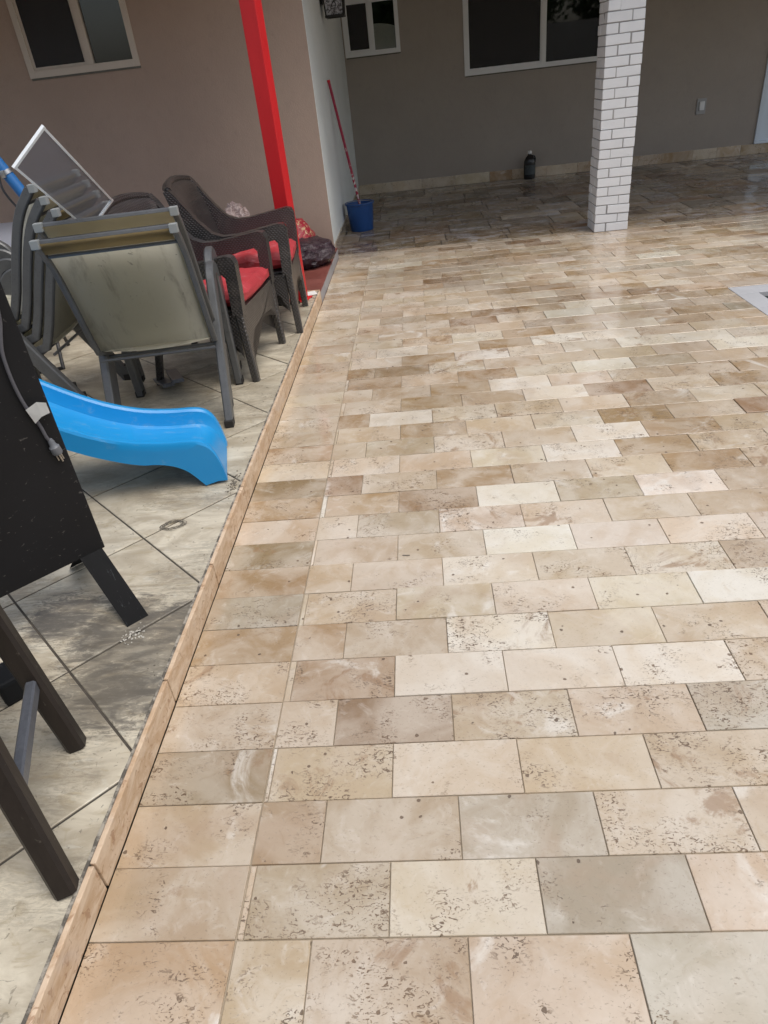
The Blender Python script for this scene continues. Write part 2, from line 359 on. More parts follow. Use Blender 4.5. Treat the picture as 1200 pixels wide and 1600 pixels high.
k = N('worn_rail_wood'); P = k.obj(); g = k.noise(k.mapping(P, (0,0,0), (20,20,3)), 3., 6, .65, .8); c = k.mix(g, (.05,.055,.065), (.13,.14,.165)); k.bump(g, .001, .5); M['rail'] = k.set(c, .34)
M['alu'] = paint('white_aluminium', (.84,.89,.93), .05, .35)
k = N('blue_bucket_plastic'); P = k.obj(); M['bucket'] = k.set(k.mix(k.noise(P, 9., 4), (.010,.055,.20), (.016,.085,.29)), .35)
k = N('bucket_wire'); M['wire'] = k.set((.45,.46,.47), .35, .9)
k = N('mop_handle_wrap'); P = k.obj(); s = k.n('ShaderNodeSeparateXYZ'); k.put(s.inputs[0], P)
f = k.math('GREATER_THAN', k.noise(k.mapping(P, (0,0,0), (1,1,.9)), 34., 3, .6, .6), k.ramp(s.outputs[2], .1, 1.1, .50, .64)); M['mop'] = k.set(k.mix(f, (.33,.018,.055), (.62,.55,.54)), .4)
k = N('black_jug_plastic'); M['jug'] = k.set((.008,.009,.010), .25)
M['juglabel'] = paint('jug_label', (.05,.065,.07), .5, .4, 60.)
k = N('purple_black_plastic'); P = k.obj(); n = k.noise(P, 14., 5, .6, 1.2); k.bump(n, .03, .9); M['bagdark'] = k.set(k.mix(n, (.018,.010,.016), (.060,.032,.045)), .26)
k = N('red_patterned_cloth'); P = k.obj(); n = k.noise(P, 22., 4, .6, 2.); c = k.mix(k.ramp(n, .53, .60), (.30,.012,.03), (.50,.36,.20)); k.bump(k.noise(P, 12., 4), .02); M['redcloth'] = k.set(c, .5)
k = N('pink_clear_plastic'); P = k.obj(); n = k.noise(P, 20., 5, .6, 1.5); k.bump(n, .03, 1.); M['pinkbag'] = k.set(k.mix(k.ramp(n, .4, .62), (.36,.27,.26), (.56,.46,.44)), .25)
M['tabletop'] = paint('pale_table_top', (.42,.45,.52), .08, .3)
M['blacktube'] = paint('black_tube', (.02,.02,.022), .2, .4)
k = N('blue_tube_plastic'); P = k.obj(); M['bluetube'] = k.set(k.mix(k.noise(P, 9., 4), (.015,.12,.36), (.025,.17,.46)), .4)
k = N('lantern_iron'); M['iron'] = k.set((.018,.019,.018), .5, .4)
k = N('lantern_glass'); P = k.obj(); M['lglass'] = k.set(k.mix(k.ramp(k.noise(P, 30., 3, .5, 2.), .4, .6), (.10,.10,.11), (.45,.46,.50)), .25)
M['plate'] = paint('wall_plate', (.42,.43,.44), .05, .45)
k = N('pool_water'); P = k.pos(); k.bump(k.noise(P, 7., 3), .01, .4); M['water'] = k.set((.006,.045,.085), .06, **{'Specular IOR Level': .6})
M['pooltile'] = paint('pool_wall_tile', (.06,.085,.085), .4, .35, 30.)
k = N('coping_stone'); P = k.pos(); n = k.noise(P, 6., 5, .6, .8); k.bump(k.noise(P, 50., 4), .001); M['coping'] = k.set(k.mix(n, (.42,.43,.45), (.52,.53,.56)), .38)
k = N('soil_ground'); P = k.pos(); n = k.noise(P, 3., 6, .65); M['soil'] = k.set(k.mix(n, (.10,.08,.055), (.17,.15,.09)), .9)
k = N('leaf_green'); P = k.pos(); n = k.noise(P, 5., 3); M['leaf'] = k.set(k.mix(n, (.03,.06,.015), (.08,.13,.03)), .55)
M['bark'] = paint('tree_bark', (.14,.11,.08), .3, .9, 12.)
k = N('bare_concrete'); P = k.pos(); n = k.noise(P, 12., 5, .65); k.bump(n, .004); M['concrete'] = k.set(k.mix(n, (.26,.25,.26), (.42,.41,.43)), .8)
k = N('edge_mortar'); P = k.pos(); n = k.noise(P, 22., 5, .7); k.bump(n, .003); M['edge_mortar'] = k.set(k.mix(k.ramp(n, .42, .58), (.10,.09,.075), (.34,.31,.26)), .9)
M['debris'] = paint('dry_debris', (.16,.14,.11), .4, .8, 40.)
M['debris_pale'] = paint('pale_mortar_crumbs', (.48,.46,.41), .2, .8, 40.)
M['darkwin'] = paint('glare_panel', (.66,.66,.60), .12, .8, 5.)  # pale colour imitating brightness in a window pane

# ------------------------------------------------------------------ ground and slabs
bm = new_bm(); v = [bm.verts.new(p) for p in ((-60,-60,-1.2),(60,-60,-1.2),(60,60,-1.2),(-60,60,-1.2))]; bm.faces.new(v)
g0 = obj('ground', bm, M['soil']); g0.location.z = 1.1; tag(g0, kind='structure')
# pool opening
PX0, PY0, PY1 = 2.565, .9, 3.955
# travertine patio: bedding slab with the pool cut out, tiles on it
RW, TL, GAP = .1524, .3048, .0022
XR = 7.0; Y0, Y1 = -3*RW, 40*RW      # 6.096
patio = struct('patio')
bm = new_bm()
for x0, x1, a, b in ((-.295, PX0-.01, Y0, Y1), (PX0-.01, XR, Y0, PY0), (PX0-.01, XR, PY1+.01, Y1)):
    add_box(bm, x0, x1, a, b, -.12 if x0 > -1 else -.1, -.005)
obj('bedding', bm, M['bed'], patio)

CATS = {'W':(.80,.76,.70),'L':(.68,.60,.50),'C':(.57,.465,.355),'P':(.60,.505,.40),'T':(.43,.315,.195),'B':(.32,.21,.125),
        'G':(.45,.415,.345),'O':(.32,.25,.155),'S':(.50,.415,.32),'E':(.52,.385,.25)}
TONES = ['W', 'L', 'C', 'P', 'T', 'B', 'G', 'O', 'S', 'E']
ROWS = {  # tone of the border tile, then of the tiles left to right as they lie
    -1: (4, [2, 8, 3, 6]),
    0: (9, [2, 8, 3, 6, 3, 1]),
    1: (8, [8, 1, 6, 3, 3]),
    2: (2, [4, 8, 6, 1, 3, 3]),
    3: (7, [3, 1, 3, 3, 3, 1]),
    4: (8, [2, 5, 3, 3, 6, 1, 3]),
    5: (2, [4, 0, 0, 0, 2, 3, 1]),
    6: (4, [4, 8, 0, 1, 3, 3, 1]),
    7: (6, [2, 3, 3, 1, 0, 6, 3]),
    8: (4, [2, 2, 1, 3, 1, 4, 3]),
    9: (7, [8, 2, 0, 1, 1, 3, 3]),
    10: (2, [1, 8, 1, 3, 3, 4, 3, 2]),
    11: (4, [4, 5, 0, 8, 0, 3, 3]),
    12: (7, [5, 8, 4, 3, 1, 4, 2, 3]),
    13: (1, [1, 3, 1, 0, 4, 3, 2]),
    14: (4, [8, 8, 1, 3, 0, 4, 2]),
    15: (8, [2, 4, 3, 1, 4, 3, 5, 1]),
    16: (1, [4, 0, 1, 2, 3, 8, 1, 3]),
    17: (1, [3, 4, 2, 0, 5, 3, 4, 1]),
    18: (1, [1, 2, 4, 0, 1, 3, 2]),
    19: (8, [4, 2, 4, 1, 0, 8, 3, 2]),
    20: (2, [4, 7, 1, 2, 1, 3, 8, 0, 0]),
    21: (8, [1, 4, 0, 1, 3, 0, 0, 0, 1]),
    22: (2, [1, 0, 3, 4, 0, 0, 1, 1, 2]),
    23: (8, [3, 2, 1, 4, 3, 0, 3, 2]),
}
COMMON = [0, 1, 1, 1, 1, 2, 2, 2, 3, 3, 3, 3, 8, 8, 4, 4, 4, 6, 5, 9]
def tile_mesh(w, d, z=0., th=.012, b=.0011, poly=None):
    bm = new_bm(); hw, hd = w/2, d/2
    A = [bm.verts.new(p) for p in ((-hw,-hd,-th),(hw,-hd,-th),(hw,hd,-th),(-hw,hd,-th))]
    B = [bm.verts.new(p) for p in ((-hw,-hd,-b),(hw,-hd,-b),(hw,hd,-b),(-hw,hd,-b))]
    T = [bm.verts.new(p) for p in ((-hw+b,-hd+b,0),(hw-b,-hd+b,0),(hw-b,hd-b,0),(-hw+b,hd-b,0))]
    bm.faces.new(T)
    for i in range(4):
        j = (i+1) % 4; bm.faces.new((A[i],A[j],B[j],B[i])); bm.faces.new((B[i],B[j],T[j],T[i]))
    return bm
cache = {}
def place_tile(w, d, x, y, z, col, mat, parent, name='tile'):
    key = (round(w,4), round(d,4), mat.name)
    if key not in cache:
        bm = tile_mesh(w, d); bmesh.ops.recalc_face_normals(bm, faces=bm.faces[:])
        me = bpy.data.meshes.new('tile'); bm.to_mesh(me); bm.free(); me.materials.append(mat); cache[key] = me
    o = bpy.data.objects.new(name, cache[key]); C.objects.link(o); o.parent = parent
    o.location = (x, y, z); o.rotation_euler = (random.gauss(0,.0011), random.gauss(0,.0009), random.gauss(0,.0006)); o.color = (*col, 1)
    return o
tiles = []
def jig(c):
    f = random.uniform(.92, 1.06); return tuple(min(.85, v*f*m*random.uniform(.98,1.02)) for v, m in zip(c, (.955, .945, .885)))
sliver = lambda r: .010 + .008*((r*7) % 3)/2
for r in range(-3, 40):
    y = (r+.5)*RW; spec = ROWS.get(r)
    if spec: bc, tc = TONES[spec[0]], [TONES[n] for n in spec[1]]
    else:
        bc = random.choice(['C', 'S', 'L', 'T', 'S', 'C', 'L']); tc = []
    tiles.append((-.305+.1525-.001, y, .3035-GAP, RW-GAP, CATS[bc]))
    odd = r % 2
    x = 0.
    segs = []
    if odd:
        s = sliver(r); segs.append((0, s, CATS['W'] if r == 11 else CATS['L'])); x = s; nx = TL
    else: nx = TL/2
    i = 0
    while x < XR:
        c = CATS[tc[i]] if i < len(tc) else CATS[TONES[random.choice(COMMON)]]
        segs.append((x, min(nx, XR), c)); x = nx; nx += TL; i += 1
    for a, b, c in segs:
        if PY0-RW < y < PY1+RW*1.01:            # opening for the pool and its coping
            lim = PX0-.132
            if a >= lim: continue
            b = min(b, lim)
        if b-a < .006: continue
        tiles.append(((a+b)/2, y, b-a-GAP, RW-GAP-random.choice((0,.0004,.0009)), c))
# visible and largest first
camp = _m.translation
def vis(x, y):
    v = Vector((x, y, 0)) - camp; z = v.dot(_d); 
    return z > 0 and abs(v.dot(_R)/z) < .60 and abs(v.dot(_U)/z) < .78
order = sorted(range(len(tiles)), key=lambda i: (0 if vis(tiles[i][0], tiles[i][1]) else 1, (tiles[i][2] < .05), (Vector((tiles[i][0], tiles[i][1], 0))-camp).length))
near, far = order[:300], order[300:]
for i in near:
    x, y, w_, d_, c = tiles[i]
    place_tile(w_, d_, x, y, random.gauss(0,.0008), jig(c), M['trav'], patio)
bm = new_bm(); L1 = bm.loops.layers.float_color.new('tile')
for i in far:
    x, y, w_, d_, c = tiles[i]; z = random.gauss(0,.0005); hw, hd, b = w_/2, d_/2, .0010; cc = (*jig(c), random.random())
    B = [bm.verts.new((x+p, y+q, z-.01)) for p, q in ((-hw,-hd),(hw,-hd),(hw,hd),(-hw,hd))]
    E_ = [bm.verts.new((x+p, y+q, z-b)) for p, q in ((-hw,-hd),(hw,-hd),(hw,hd),(-hw,hd))]
    T = [bm.verts.new((x+p, y+q, z)) for p, q in ((-hw+b,-hd+b),(hw-b,-hd+b),(hw-b,hd-b),(-hw+b,hd-b))]
    fs = [bm.faces.new(T)]
    for a in range(4):
        j = (a+1) % 4; fs.append(bm.faces.new((B[a],B[j],E_[j],E_[a]))); fs.append(bm.faces.new((E_[a],E_[j],T[j],T[a])))
    for f in fs:
        for l in f.loops: l[L1] = cc
o = obj('tile', bm, M['trav_far'], patio); tag(o, 'travertine tiles of the farther rows joined together', kind='stuff')
# coping stones round the pool corner
for r in range(6, 26, 2):
    bm = new_bm(); add_bbox(bm, PX0-.1305, PX0, r*RW+.001, (r+2)*RW-.001 if r < 24 else PY1-.001, -.03, .001, .003); obj('coping_stone', bm, M['coping'], patio)
for i in range(14):
    x0 = PX0-.1305 + i*TL
    bm = new_bm(); add_bbox(bm, x0+.001, min(x0+TL-.001, XR), PY1+.001, PY1+RW-.001, -.03, .001, .003); obj('coping_stone', bm, M['coping'], patio)
bm = new_bm()
add_box(bm, PX0-.01, PX0+.004, PY0, PY1, -1.1, -.03); add_box(bm, PX0+.005, XR, PY1-.004, PY1+.009, -1.1, -.03)
obj('pool_wall', bm, M['pooltile'], patio)
bm = new_bm(); add_box(bm, PX0+.006, XR, PY0+.01, PY1-.006, -.5, -.14); o = obj('water', bm, M['water']); tag(o, kind='structure')

# porch floor: larger dark wet stones
porch = struct('porch_floor')
bm = new_bm(); add_box(bm, -.33, XR, Y1+.002, 9.80, -.12, -.006); obj('bedding', bm, M['grout'], porch)
y = Y1 + .002
x = -.33
while x < XR:                                    # threshold course
    w_ = .4064; b = min(x+w_, XR); place_tile(b-x-.002, .098, (x+b)/2, y+.05, .0, jig(CATS[random.choice(['S', 'P', 'C', 'G'])]), M['trav'], porch); x = b
y += .1
PW = ['S','G','B','T','L','O','P','O','W','B']
while y < 9.78:
    d_ = random.choice((.2032, .3048, .4064)); d_ = min(d_, 9.785-y); x = -.332 - random.random()*.3
    while x < XR:
        w_ = random.choice((.3048,.4064,.6096)); a = max(x, -.332); b = min(x+w_, XR)
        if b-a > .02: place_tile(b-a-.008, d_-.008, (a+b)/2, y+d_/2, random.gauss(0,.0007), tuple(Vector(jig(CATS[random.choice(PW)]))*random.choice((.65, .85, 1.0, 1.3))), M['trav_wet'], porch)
        x += w_
    y += d_

# old raised patio, tiles laid on the diagonal, clipped to its outline
old = struct('old_patio')
YE = 4.635                                      # where the red floor begins
XE = -.324
bm = new_bm(); add_box(bm, -7, XE, -2.0, YE, -.12, H-.004); obj('grout_bed', bm, M['grout'], old)
TS = .4585; O0 = Vector((-.6065, .829)); ax = Vector((.7071,-.7071)); ay = Vector((.7071,.7071))
def clip(poly, inside, cut):
    out = []
    for i in range(len(poly)):
        a, b = poly[i], poly[(i+1) % len(poly)]; ia, ib = inside(a), inside(b)
        if ia: out.append(a)
        if ia != ib: out.append(cut(a, b))
    return out
def cx_(X): return lambda a, b: a.lerp(b, (X-a.x)/(b.x-a.x))
def cy_(Y): return lambda a, b: a.lerp(b, (Y-a.y)/(b.y-a.y))
cnt = 0
for i in range(-16, 16):
    for j in range(-16, 16):
        g_ = .0035
        o_ = O0 + ax*(i*TS) + ay*(j*TS)
        q = [o_+ax*g_+ay*g_, o_+ax*(TS-g_)+ay*g_, o_+ax*(TS-g_)+ay*(TS-g_), o_+ax*g_+ay*(TS-g_)]
        if max(p.x for p in q) < -3.9 or min(p.x for p in q) > XE or max(p.y for p in q) < -.5 or min(p.y for p in q) > YE: continue
        q = clip(q, lambda p: p.x < XE, cx_(XE)); 
        if len(q) > 2: q = clip(q, lambda p: p.y < YE, cy_(YE))
        if len(q) < 3: continue
        c_ = sum(q, Vector((0,0)))/len(q); bm = new_bm(); bvl = .003
        Bt = [bm.verts.new((p.x-c_.x, p.y-c_.y, -.012)) for p in q]; Ed = [bm.verts.new((p.x-c_.x, p.y-c_.y, -.0015)) for p in q]
        Tp = [bm.verts.new(((p.x-c_.x)*(1-bvl/.2), (p.y-c_.y)*(1-bvl/.2), 0)) for p in q]
        bm.faces.new(Tp); n_ = len(q)
        for a in range(n_):
            b = (a+1) % n_; bm.faces.new((Bt[a],Bt[b],Ed[b],Ed[a])); bm.faces.new((Ed[a],Ed[b],Tp[b],Tp[a]))
        t_ = obj('tile', bm, M['oldtile'], old); t_.location = (c_.x, c_.y, H + random.gauss(0,.0006)); cnt += 1
# ragged mortar line along the cut edge
bm = new_bm(); pts = []
n_ = 220
vs = []
for i in range(n_+1):
    y = -.5 + (YE+.5)*i/n_; a = noise.noise(Vector((0, y*14, 0)))*.004 + noise.noise(Vector((3, y*60, 0)))*.0025
    vs.append([bm.verts.new((XE-.003+a, y, H-.006)), bm.verts.new((XE+a*.6-.001, y, H+.0012+abs(a)*.3)), bm.verts.new((XE+.0058, y, H-.0005)), bm.verts.new((XE+.0058, y, H-.012))])
for a, b in zip(vs, vs[1:]):
    for j in range(3): bm.faces.new((a[j], a[j+1], b[j+1], b[j]))
obj('mortar_edge', bm, M['edge_mortar'], old)
# facing strips on the riser
cuts = [-.75, -.25, .263, .777, 1.292, 1.80, 2.32, 2.84, 3.35, 3.86, 4.37, YE]
for a, b in zip(cuts, cuts[1:]):
    bm = new_bm(); th = random.uniform(-.001,.001); n_ = 6
    add_bbox(bm, XE+.006, -.3054+th*.3, a+.0030, b-.0030, .0015, H+.0005+random.uniform(-.0015,.0015), .0022)
    obj('riser_strip', bm, M['riser'], old)
# red painted floor beyond
red = struct('red_floor'); 
bm = new_bm(); add_bbox(bm, -7, -.309, YE+.004, 6.12, -.12, H-.006, .006); obj('slab', bm, M['redfloor'], red)
bm = new_bm(); add_box(bm, -.3085, -.3065, YE+.006, 6.1, 0, H-.016); obj('slab_side', bm, M['concrete'], red)
bm = new_bm(); add_bbox(bm, -2.2, -.312, YE+.002, YE+.022, H-.02, H+.003, .002); obj('edge_trim', bm, M['riser'], red)

# ------------------------------------------------------------------ house
house = thing('house', 'single storey house with beige and taupe stucco walls around a recessed porch', 'house', (0, 9.8, 0))
def hp(name, bm, mat, parent=None, smooth=False):
    o = obj(name, bm, mat, parent or house, smooth)
    if parent is None or parent == house: o.location = (0,-9.8,0)
    return o
def wall_boxes(bm, x0, x1, z0, z1, y0, y1, holes):
    xs = sorted({x0, x1, *[h[0] for h in holes], *[h[1] for h in holes]}); zs = sorted({z0, z1, *[h[2] for h in holes], *[h[3] for h in holes]})
    for a, b in zip(xs, xs[1:]):
        for c, d in zip(zs, zs[1:]):
            if any(h[0] <= (a+b)/2 <= h[1] and h[2] <= (c+d)/2 <= h[3] for h in holes): continue
            add_box(bm, a, b, y0, y1, c, d)
HZ = 2.55
BY = 6.12; SX = -.335; WY = 9.80
W0 = (-2.645, -1.74, 1.66, 2.25); W1 = (-.300, .355, 1.60, 2.15); W2 = (1.175, 3.10, 1.262, 2.15); DR = (4.885, 5.80, .15, 2.2)
bm = new_bm(); wall_boxes(bm, -7, SX-.002, -.1, HZ, BY, BY+.18, [W0]); w_ = hp('wall', bm, M['beige']); w_['label'] = 'beige front wall'
bm = new_bm(); add_box(bm, SX-.17, SX, BY+.003, WY, -.1, HZ); w_ = hp('wall', bm, M['whitewall']); w_['label'] = 'white painted side wall of the porch'
bm = new_bm(); wall_boxes(bm, SX-.1, XR, -.1, HZ, WY, WY+.18, [W1, W2, DR]); w_ = hp('wall', bm, M['taupe']); w_['label'] = 'dark taupe back wall of the porch'
bm = new_bm(); add_box(bm, SX-.2, XR, BY-.45, WY+.4, HZ, HZ+.12); hp('porch_ceiling', bm, M['ceiling'])
bm = new_bm(); add_box(bm, SX-.2, XR, BY-.5, BY-.452, HZ-.02, HZ+.16); hp('fascia', bm, M['vinyl'])
bm = new_bm(); add_box(bm, -7.2, XR+.3, BY+.3, 16, HZ+.121, HZ+.3); hp('roof', bm, M['ceiling'])
# skirting tiles
x = SX+.004
while x < DR[0]-.02:
    L = random.choice((.305,.40,.46)); b = min(x+L, DR[1]+.3)
    bm = new_bm(); add_bbox(bm, x+.001, b-.001, WY-.016, WY-.001, .001, .122+random.uniform(-.002,.002), .002)
    o = hp('skirting_tile', bm, M['trav']); o.color = (*jig(CATS[random.choice(['C', 'S', 'T', 'L', 'C'])]), 1); x = b
while x < XR:
    b = min(x+.40, XR); bm = new_bm(); add_bbox(bm, x+.001, b-.001, WY-.016, WY-.001, .001, .12, .002); o = hp('skirting_tile', bm, M['trav']); o.color = (*jig(CATS['C']), 1); x = b
y = BY+.006
while y < WY-.03:
    b = min(y+.4, WY-.018); bm = new_bm(); add_bbox(bm, SX+.001, SX+.013, y+.001, b-.001, .001, .118, .002)
    o = hp('skirting_tile', bm, M['trav']); o.color = (*jig(CATS[random.choice(['S', 'G', 'C'])]), 1); y = b
def window(hole, Y, mx, mat, fr=.045, glare_panel=None, left_screen=True, recess=.0):
    x0, x1, z0, z1 = hole
    wdw = bpy.data.objects.new('window', None); C.objects.link(wdw); wdw.parent = house; wdw.location = (0, Y-9.8, 0)
    def part(n, bm, m): return obj(n, bm, m, wdw)
    f = .018   # frame laps over the wall
    bm = new_bm()
    add_bbox(bm, x0-f, x0+fr*.7, -.012, .05, z0-f, z1+f, .003); add_bbox(bm, x1-fr*.7, x1+f, -.012, .05, z0-f, z1+f, .003)
    add_bbox(bm, x0+fr*.7, x1-fr*.7, -.0125, .05, z0-f, z0+fr*.75, .003); add_bbox(bm, x0+fr*.7, x1-fr*.7, -.0125, .05, z1-fr*.75, z1+f, .003)
    part('frame', bm, mat)
    bm = new_bm(); add_bbox(bm, x0-f*.5, x1+f, -.009, .01, z0-f-.014, z0-f+.003, .003); part('sealant', bm, M['caulk'])
    bm = new_bm(); add_bbox(bm, mx-.028, mx+.028, -.006, .045, z0+fr*.75, z1-fr*.75, .003); part('mullion', bm, mat)
    a0, a1 = x0+fr*.7, mx-.028; b0, b1 = mx+.028, x1-fr*.7; zz = (z0+fr*.75, z1-fr*.75)
    bm = new_bm()
    add_bbox(bm, a0, a0+.018, .004, .02, zz[0], zz[1], .002); add_bbox(bm, a1-.018, a1, .004, .02, zz[0], zz[1], .002)
    add_bbox(bm, a0+.018, a1-.018, .004, .02, zz[0], zz[0]+.02, .002); part('sash', bm, mat)
    bm = new_bm(); add_box(bm, a0+.018, a1-.018, .010, .0115, zz[0]+.02, zz[1]); part('insect_screen', bm, M['screen_dark'])
    bm = new_bm(); add_box(bm, a0, a1, .030, .034, zz[0], zz[1]); part('pane', bm, M['glass'])
    bm = new_bm(); add_box(bm, b0, b1, .020, .024, zz[0], zz[1]); part('pane', bm, M['glass'])
    bm = new_bm(); add_box(bm, x0-.001, x1+.001, .60, .62, z0-.3, z1+.02); add_box(bm, x0-.02, x0-.001, .182, .62, z0-.3, z1+.02); add_box(bm, x1+.001, x1+.02, .182, .62, z0-.3, z1+.02); add_box(bm, x0, x1, .182, .6, z0-.32, z0-.3)
    part('interior', bm, M['dark_room'])
    if glare_panel: glare_panel(wdw, b0, b1, zz[0])
    return wdw
window(W0, BY, -2.13, M['vinyl_warm'])
def paper(wdw, a, b, z):  # pale panel added in place of the bright light in the right pane
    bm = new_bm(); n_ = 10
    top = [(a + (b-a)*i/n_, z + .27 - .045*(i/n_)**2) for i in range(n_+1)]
    prism(bm, [(a, z), *top, (b, z)], 'y', .045, .055); obj('pale_glare_panel', bm, M['darkwin'], wdw)
window(W1, WY, .034, M['vinyl'], glare_panel=paper)
window(W2, WY, 2.14, M['vinyl'])
# door
dr = bpy.data.objects.new('door', None); C.objects.link(dr); dr.parent = house; dr.location = (0,0,0)
bm = new_bm(); x0, x1, z0, z1 = DR
add_bbox(bm, x0, x0+.06, -.02, .05, z0, z1, .004); add_bbox(bm, x1-.06, x1, -.02, .05, z0, z1, .004); add_bbox(bm, x0+.06, x1-.06, -.02, .05, z1-.06, z1, .004); add_bbox(bm, x0, x1, -.03, .05, z0-.03, z0-.001, .004)
obj('frame', bm, M['doorblue'], dr)
bm = new_bm(); wall_boxes(bm, x0+.062, x1-.062, z0+.002, z1-.062, 0, .04, [(x0+.16, x1-.16, z0+.16, z1-.16)]); obj('leaf', bm, M['doorblue'], dr)
bm = new_bm(); add_box(bm, x0+.16, x1-.16, .018, .024, z0+.16, z1-.16); obj('pane', bm, M['glass'], dr)
bm = new_bm(); add_box(bm, x0, x1, .3, .32, z0, z1); obj('interior', bm, M['dark_room'], dr)

# brick column
col = thing('brick_column', 'white painted brick column at the front edge of the porch', 'column', (2.018, 6.085, 0))
U = .0965; bh = .0735; jt = .008; Wc = 3*U
bm = new_bm(); add_box(bm, .006, Wc-.006, .006, Wc-.006, 0, HZ); obj('mortar', bm, M['brickmortar'], col)
full, half = 2*U-jt, U-jt
bmeshes = {}
def brick(x0, x1, y0, y1, z):
    key = (round(x1-x0,4), round(y1-y0,4))
    if key not in bmeshes:
        bm = new_bm(); add_bbox(bm, -(x1-x0)/2, (x1-x0)/2, -(y1-y0)/2, (y1-y0)/2, -(bh-jt)/2, (bh-jt)/2, .0035)
        me = bpy.data.meshes.new('brick'); bmesh.ops.recalc_face_normals(bm, faces=bm.faces[:]); bm.to_mesh(me); bm.free(); me.materials.append(M['brick']); bmeshes[key] = me
    o = bpy.data.objects.new('brick', bmeshes[key]); C.objects.link(o); o.parent = col
    o.location = ((x0+x1)/2+random.gauss(0,.002), (y0+y1)/2+random.gauss(0,.002), z); o.rotation_euler = (random.gauss(0,.007), random.gauss(0,.007), random.gauss(0,.008))
h_ = jt/2
for i in range(int(HZ/bh)):
    z = (i+.5)*bh
    if i % 2:
        brick(0, 2*U-h_, 0, U-h_, z); brick(2*U+h_, 3*U, 0, 2*U-h_, z); brick(U+h_, 3*U, 2*U+h_, 3*U, z); brick(0, U-h_, U+h_, 3*U, z)
    else:
        brick(U+h_, 3*U, 0, U-h_, z); brick(0, U-h_, 0, 2*U-h_, z); brick(0, 2*U-h_, 2*U+h_, 3*U, z); brick(2*U+h_, 3*U, U+h_, 3*U, z)

# patio cover on a red post
post = thing('red_post', 'bright red square metal post standing at the corner of the red floor', 'post', (-.437, 4.44, H), RAD(-14))
bm = new_bm(); add_bbox(bm, -.05, .05, -.05, .05, .006, 2.26, .005); obj('shaft', bm, M['red'], post)
bm = new_bm(); add_bbox(bm, -.075, .075, -.075, .075, .001, .008, .002)
obj('base_plate', bm, M['red'], post)
cover = thing('patio_cover', 'flat patio cover over the stored chairs held by the red post', 'roof', (-3.6, 5.2, 2.36))
bm = new_bm(); add_bbox(bm, -3.2, 3.23, -.84, -.74, 0, .14, .004); obj('beam', bm, M['red'], cover)
bm = new_bm(); add_bbox(bm, -3.3, 3.25, -1.0, .9, .142, .19, .004); obj('deck', bm, M['ceiling'], cover)

# ------------------------------------------------------------------ wicker armchairs
def cushion_bm(w, d, h, seed=0, n=18):
    bm = new_bm(); bmesh.ops.create_grid(bm, x_segments=n, y_segments=n, size=1)
    top = {}
    grid = {}
    bm.free(); bm = new_bm()
    def P(i, j, s):
        u = -1+2*i/n; v = -1+2*j/n
        e = (1-abs(u)**5)*(1-abs(v)**5); e = max(0, e)**.35
        x = u*w/2*(1-.03*abs(v)**3); y = v*d/2*(1-.03*abs(u)**3)
        z = s*h/2*(.25+.75*e) + (noise.noise(Vector((x*8+seed, y*11, s)))*.020 + noise.noise(Vector((x*22+seed, y*26, s)))*.009)*(1 if s > 0 else .3)
        return (x, y, z)
    for s in (1, -1):
        for i in range(n+1):
            for j in range(n+1): grid[i,j,s] = bm.verts.new(P(i,j,s))
        for i in range(n):
            for j in range(n): bm.faces.new((grid[i,j,s], grid[i+1,j,s], grid[i+1,j+1,s], grid[i,j+1,s]))
    for i in range(n):
        for j in (0, n):
            bm.faces.new((grid[i,j,1], grid[i+1,j,1], grid[i+1,j,-1], grid[i,j,-1])); bm.faces.new((grid[j,i,1], grid[j,i+1,1], grid[j,i+1,-1], grid[j,i,-1]))
    return bm
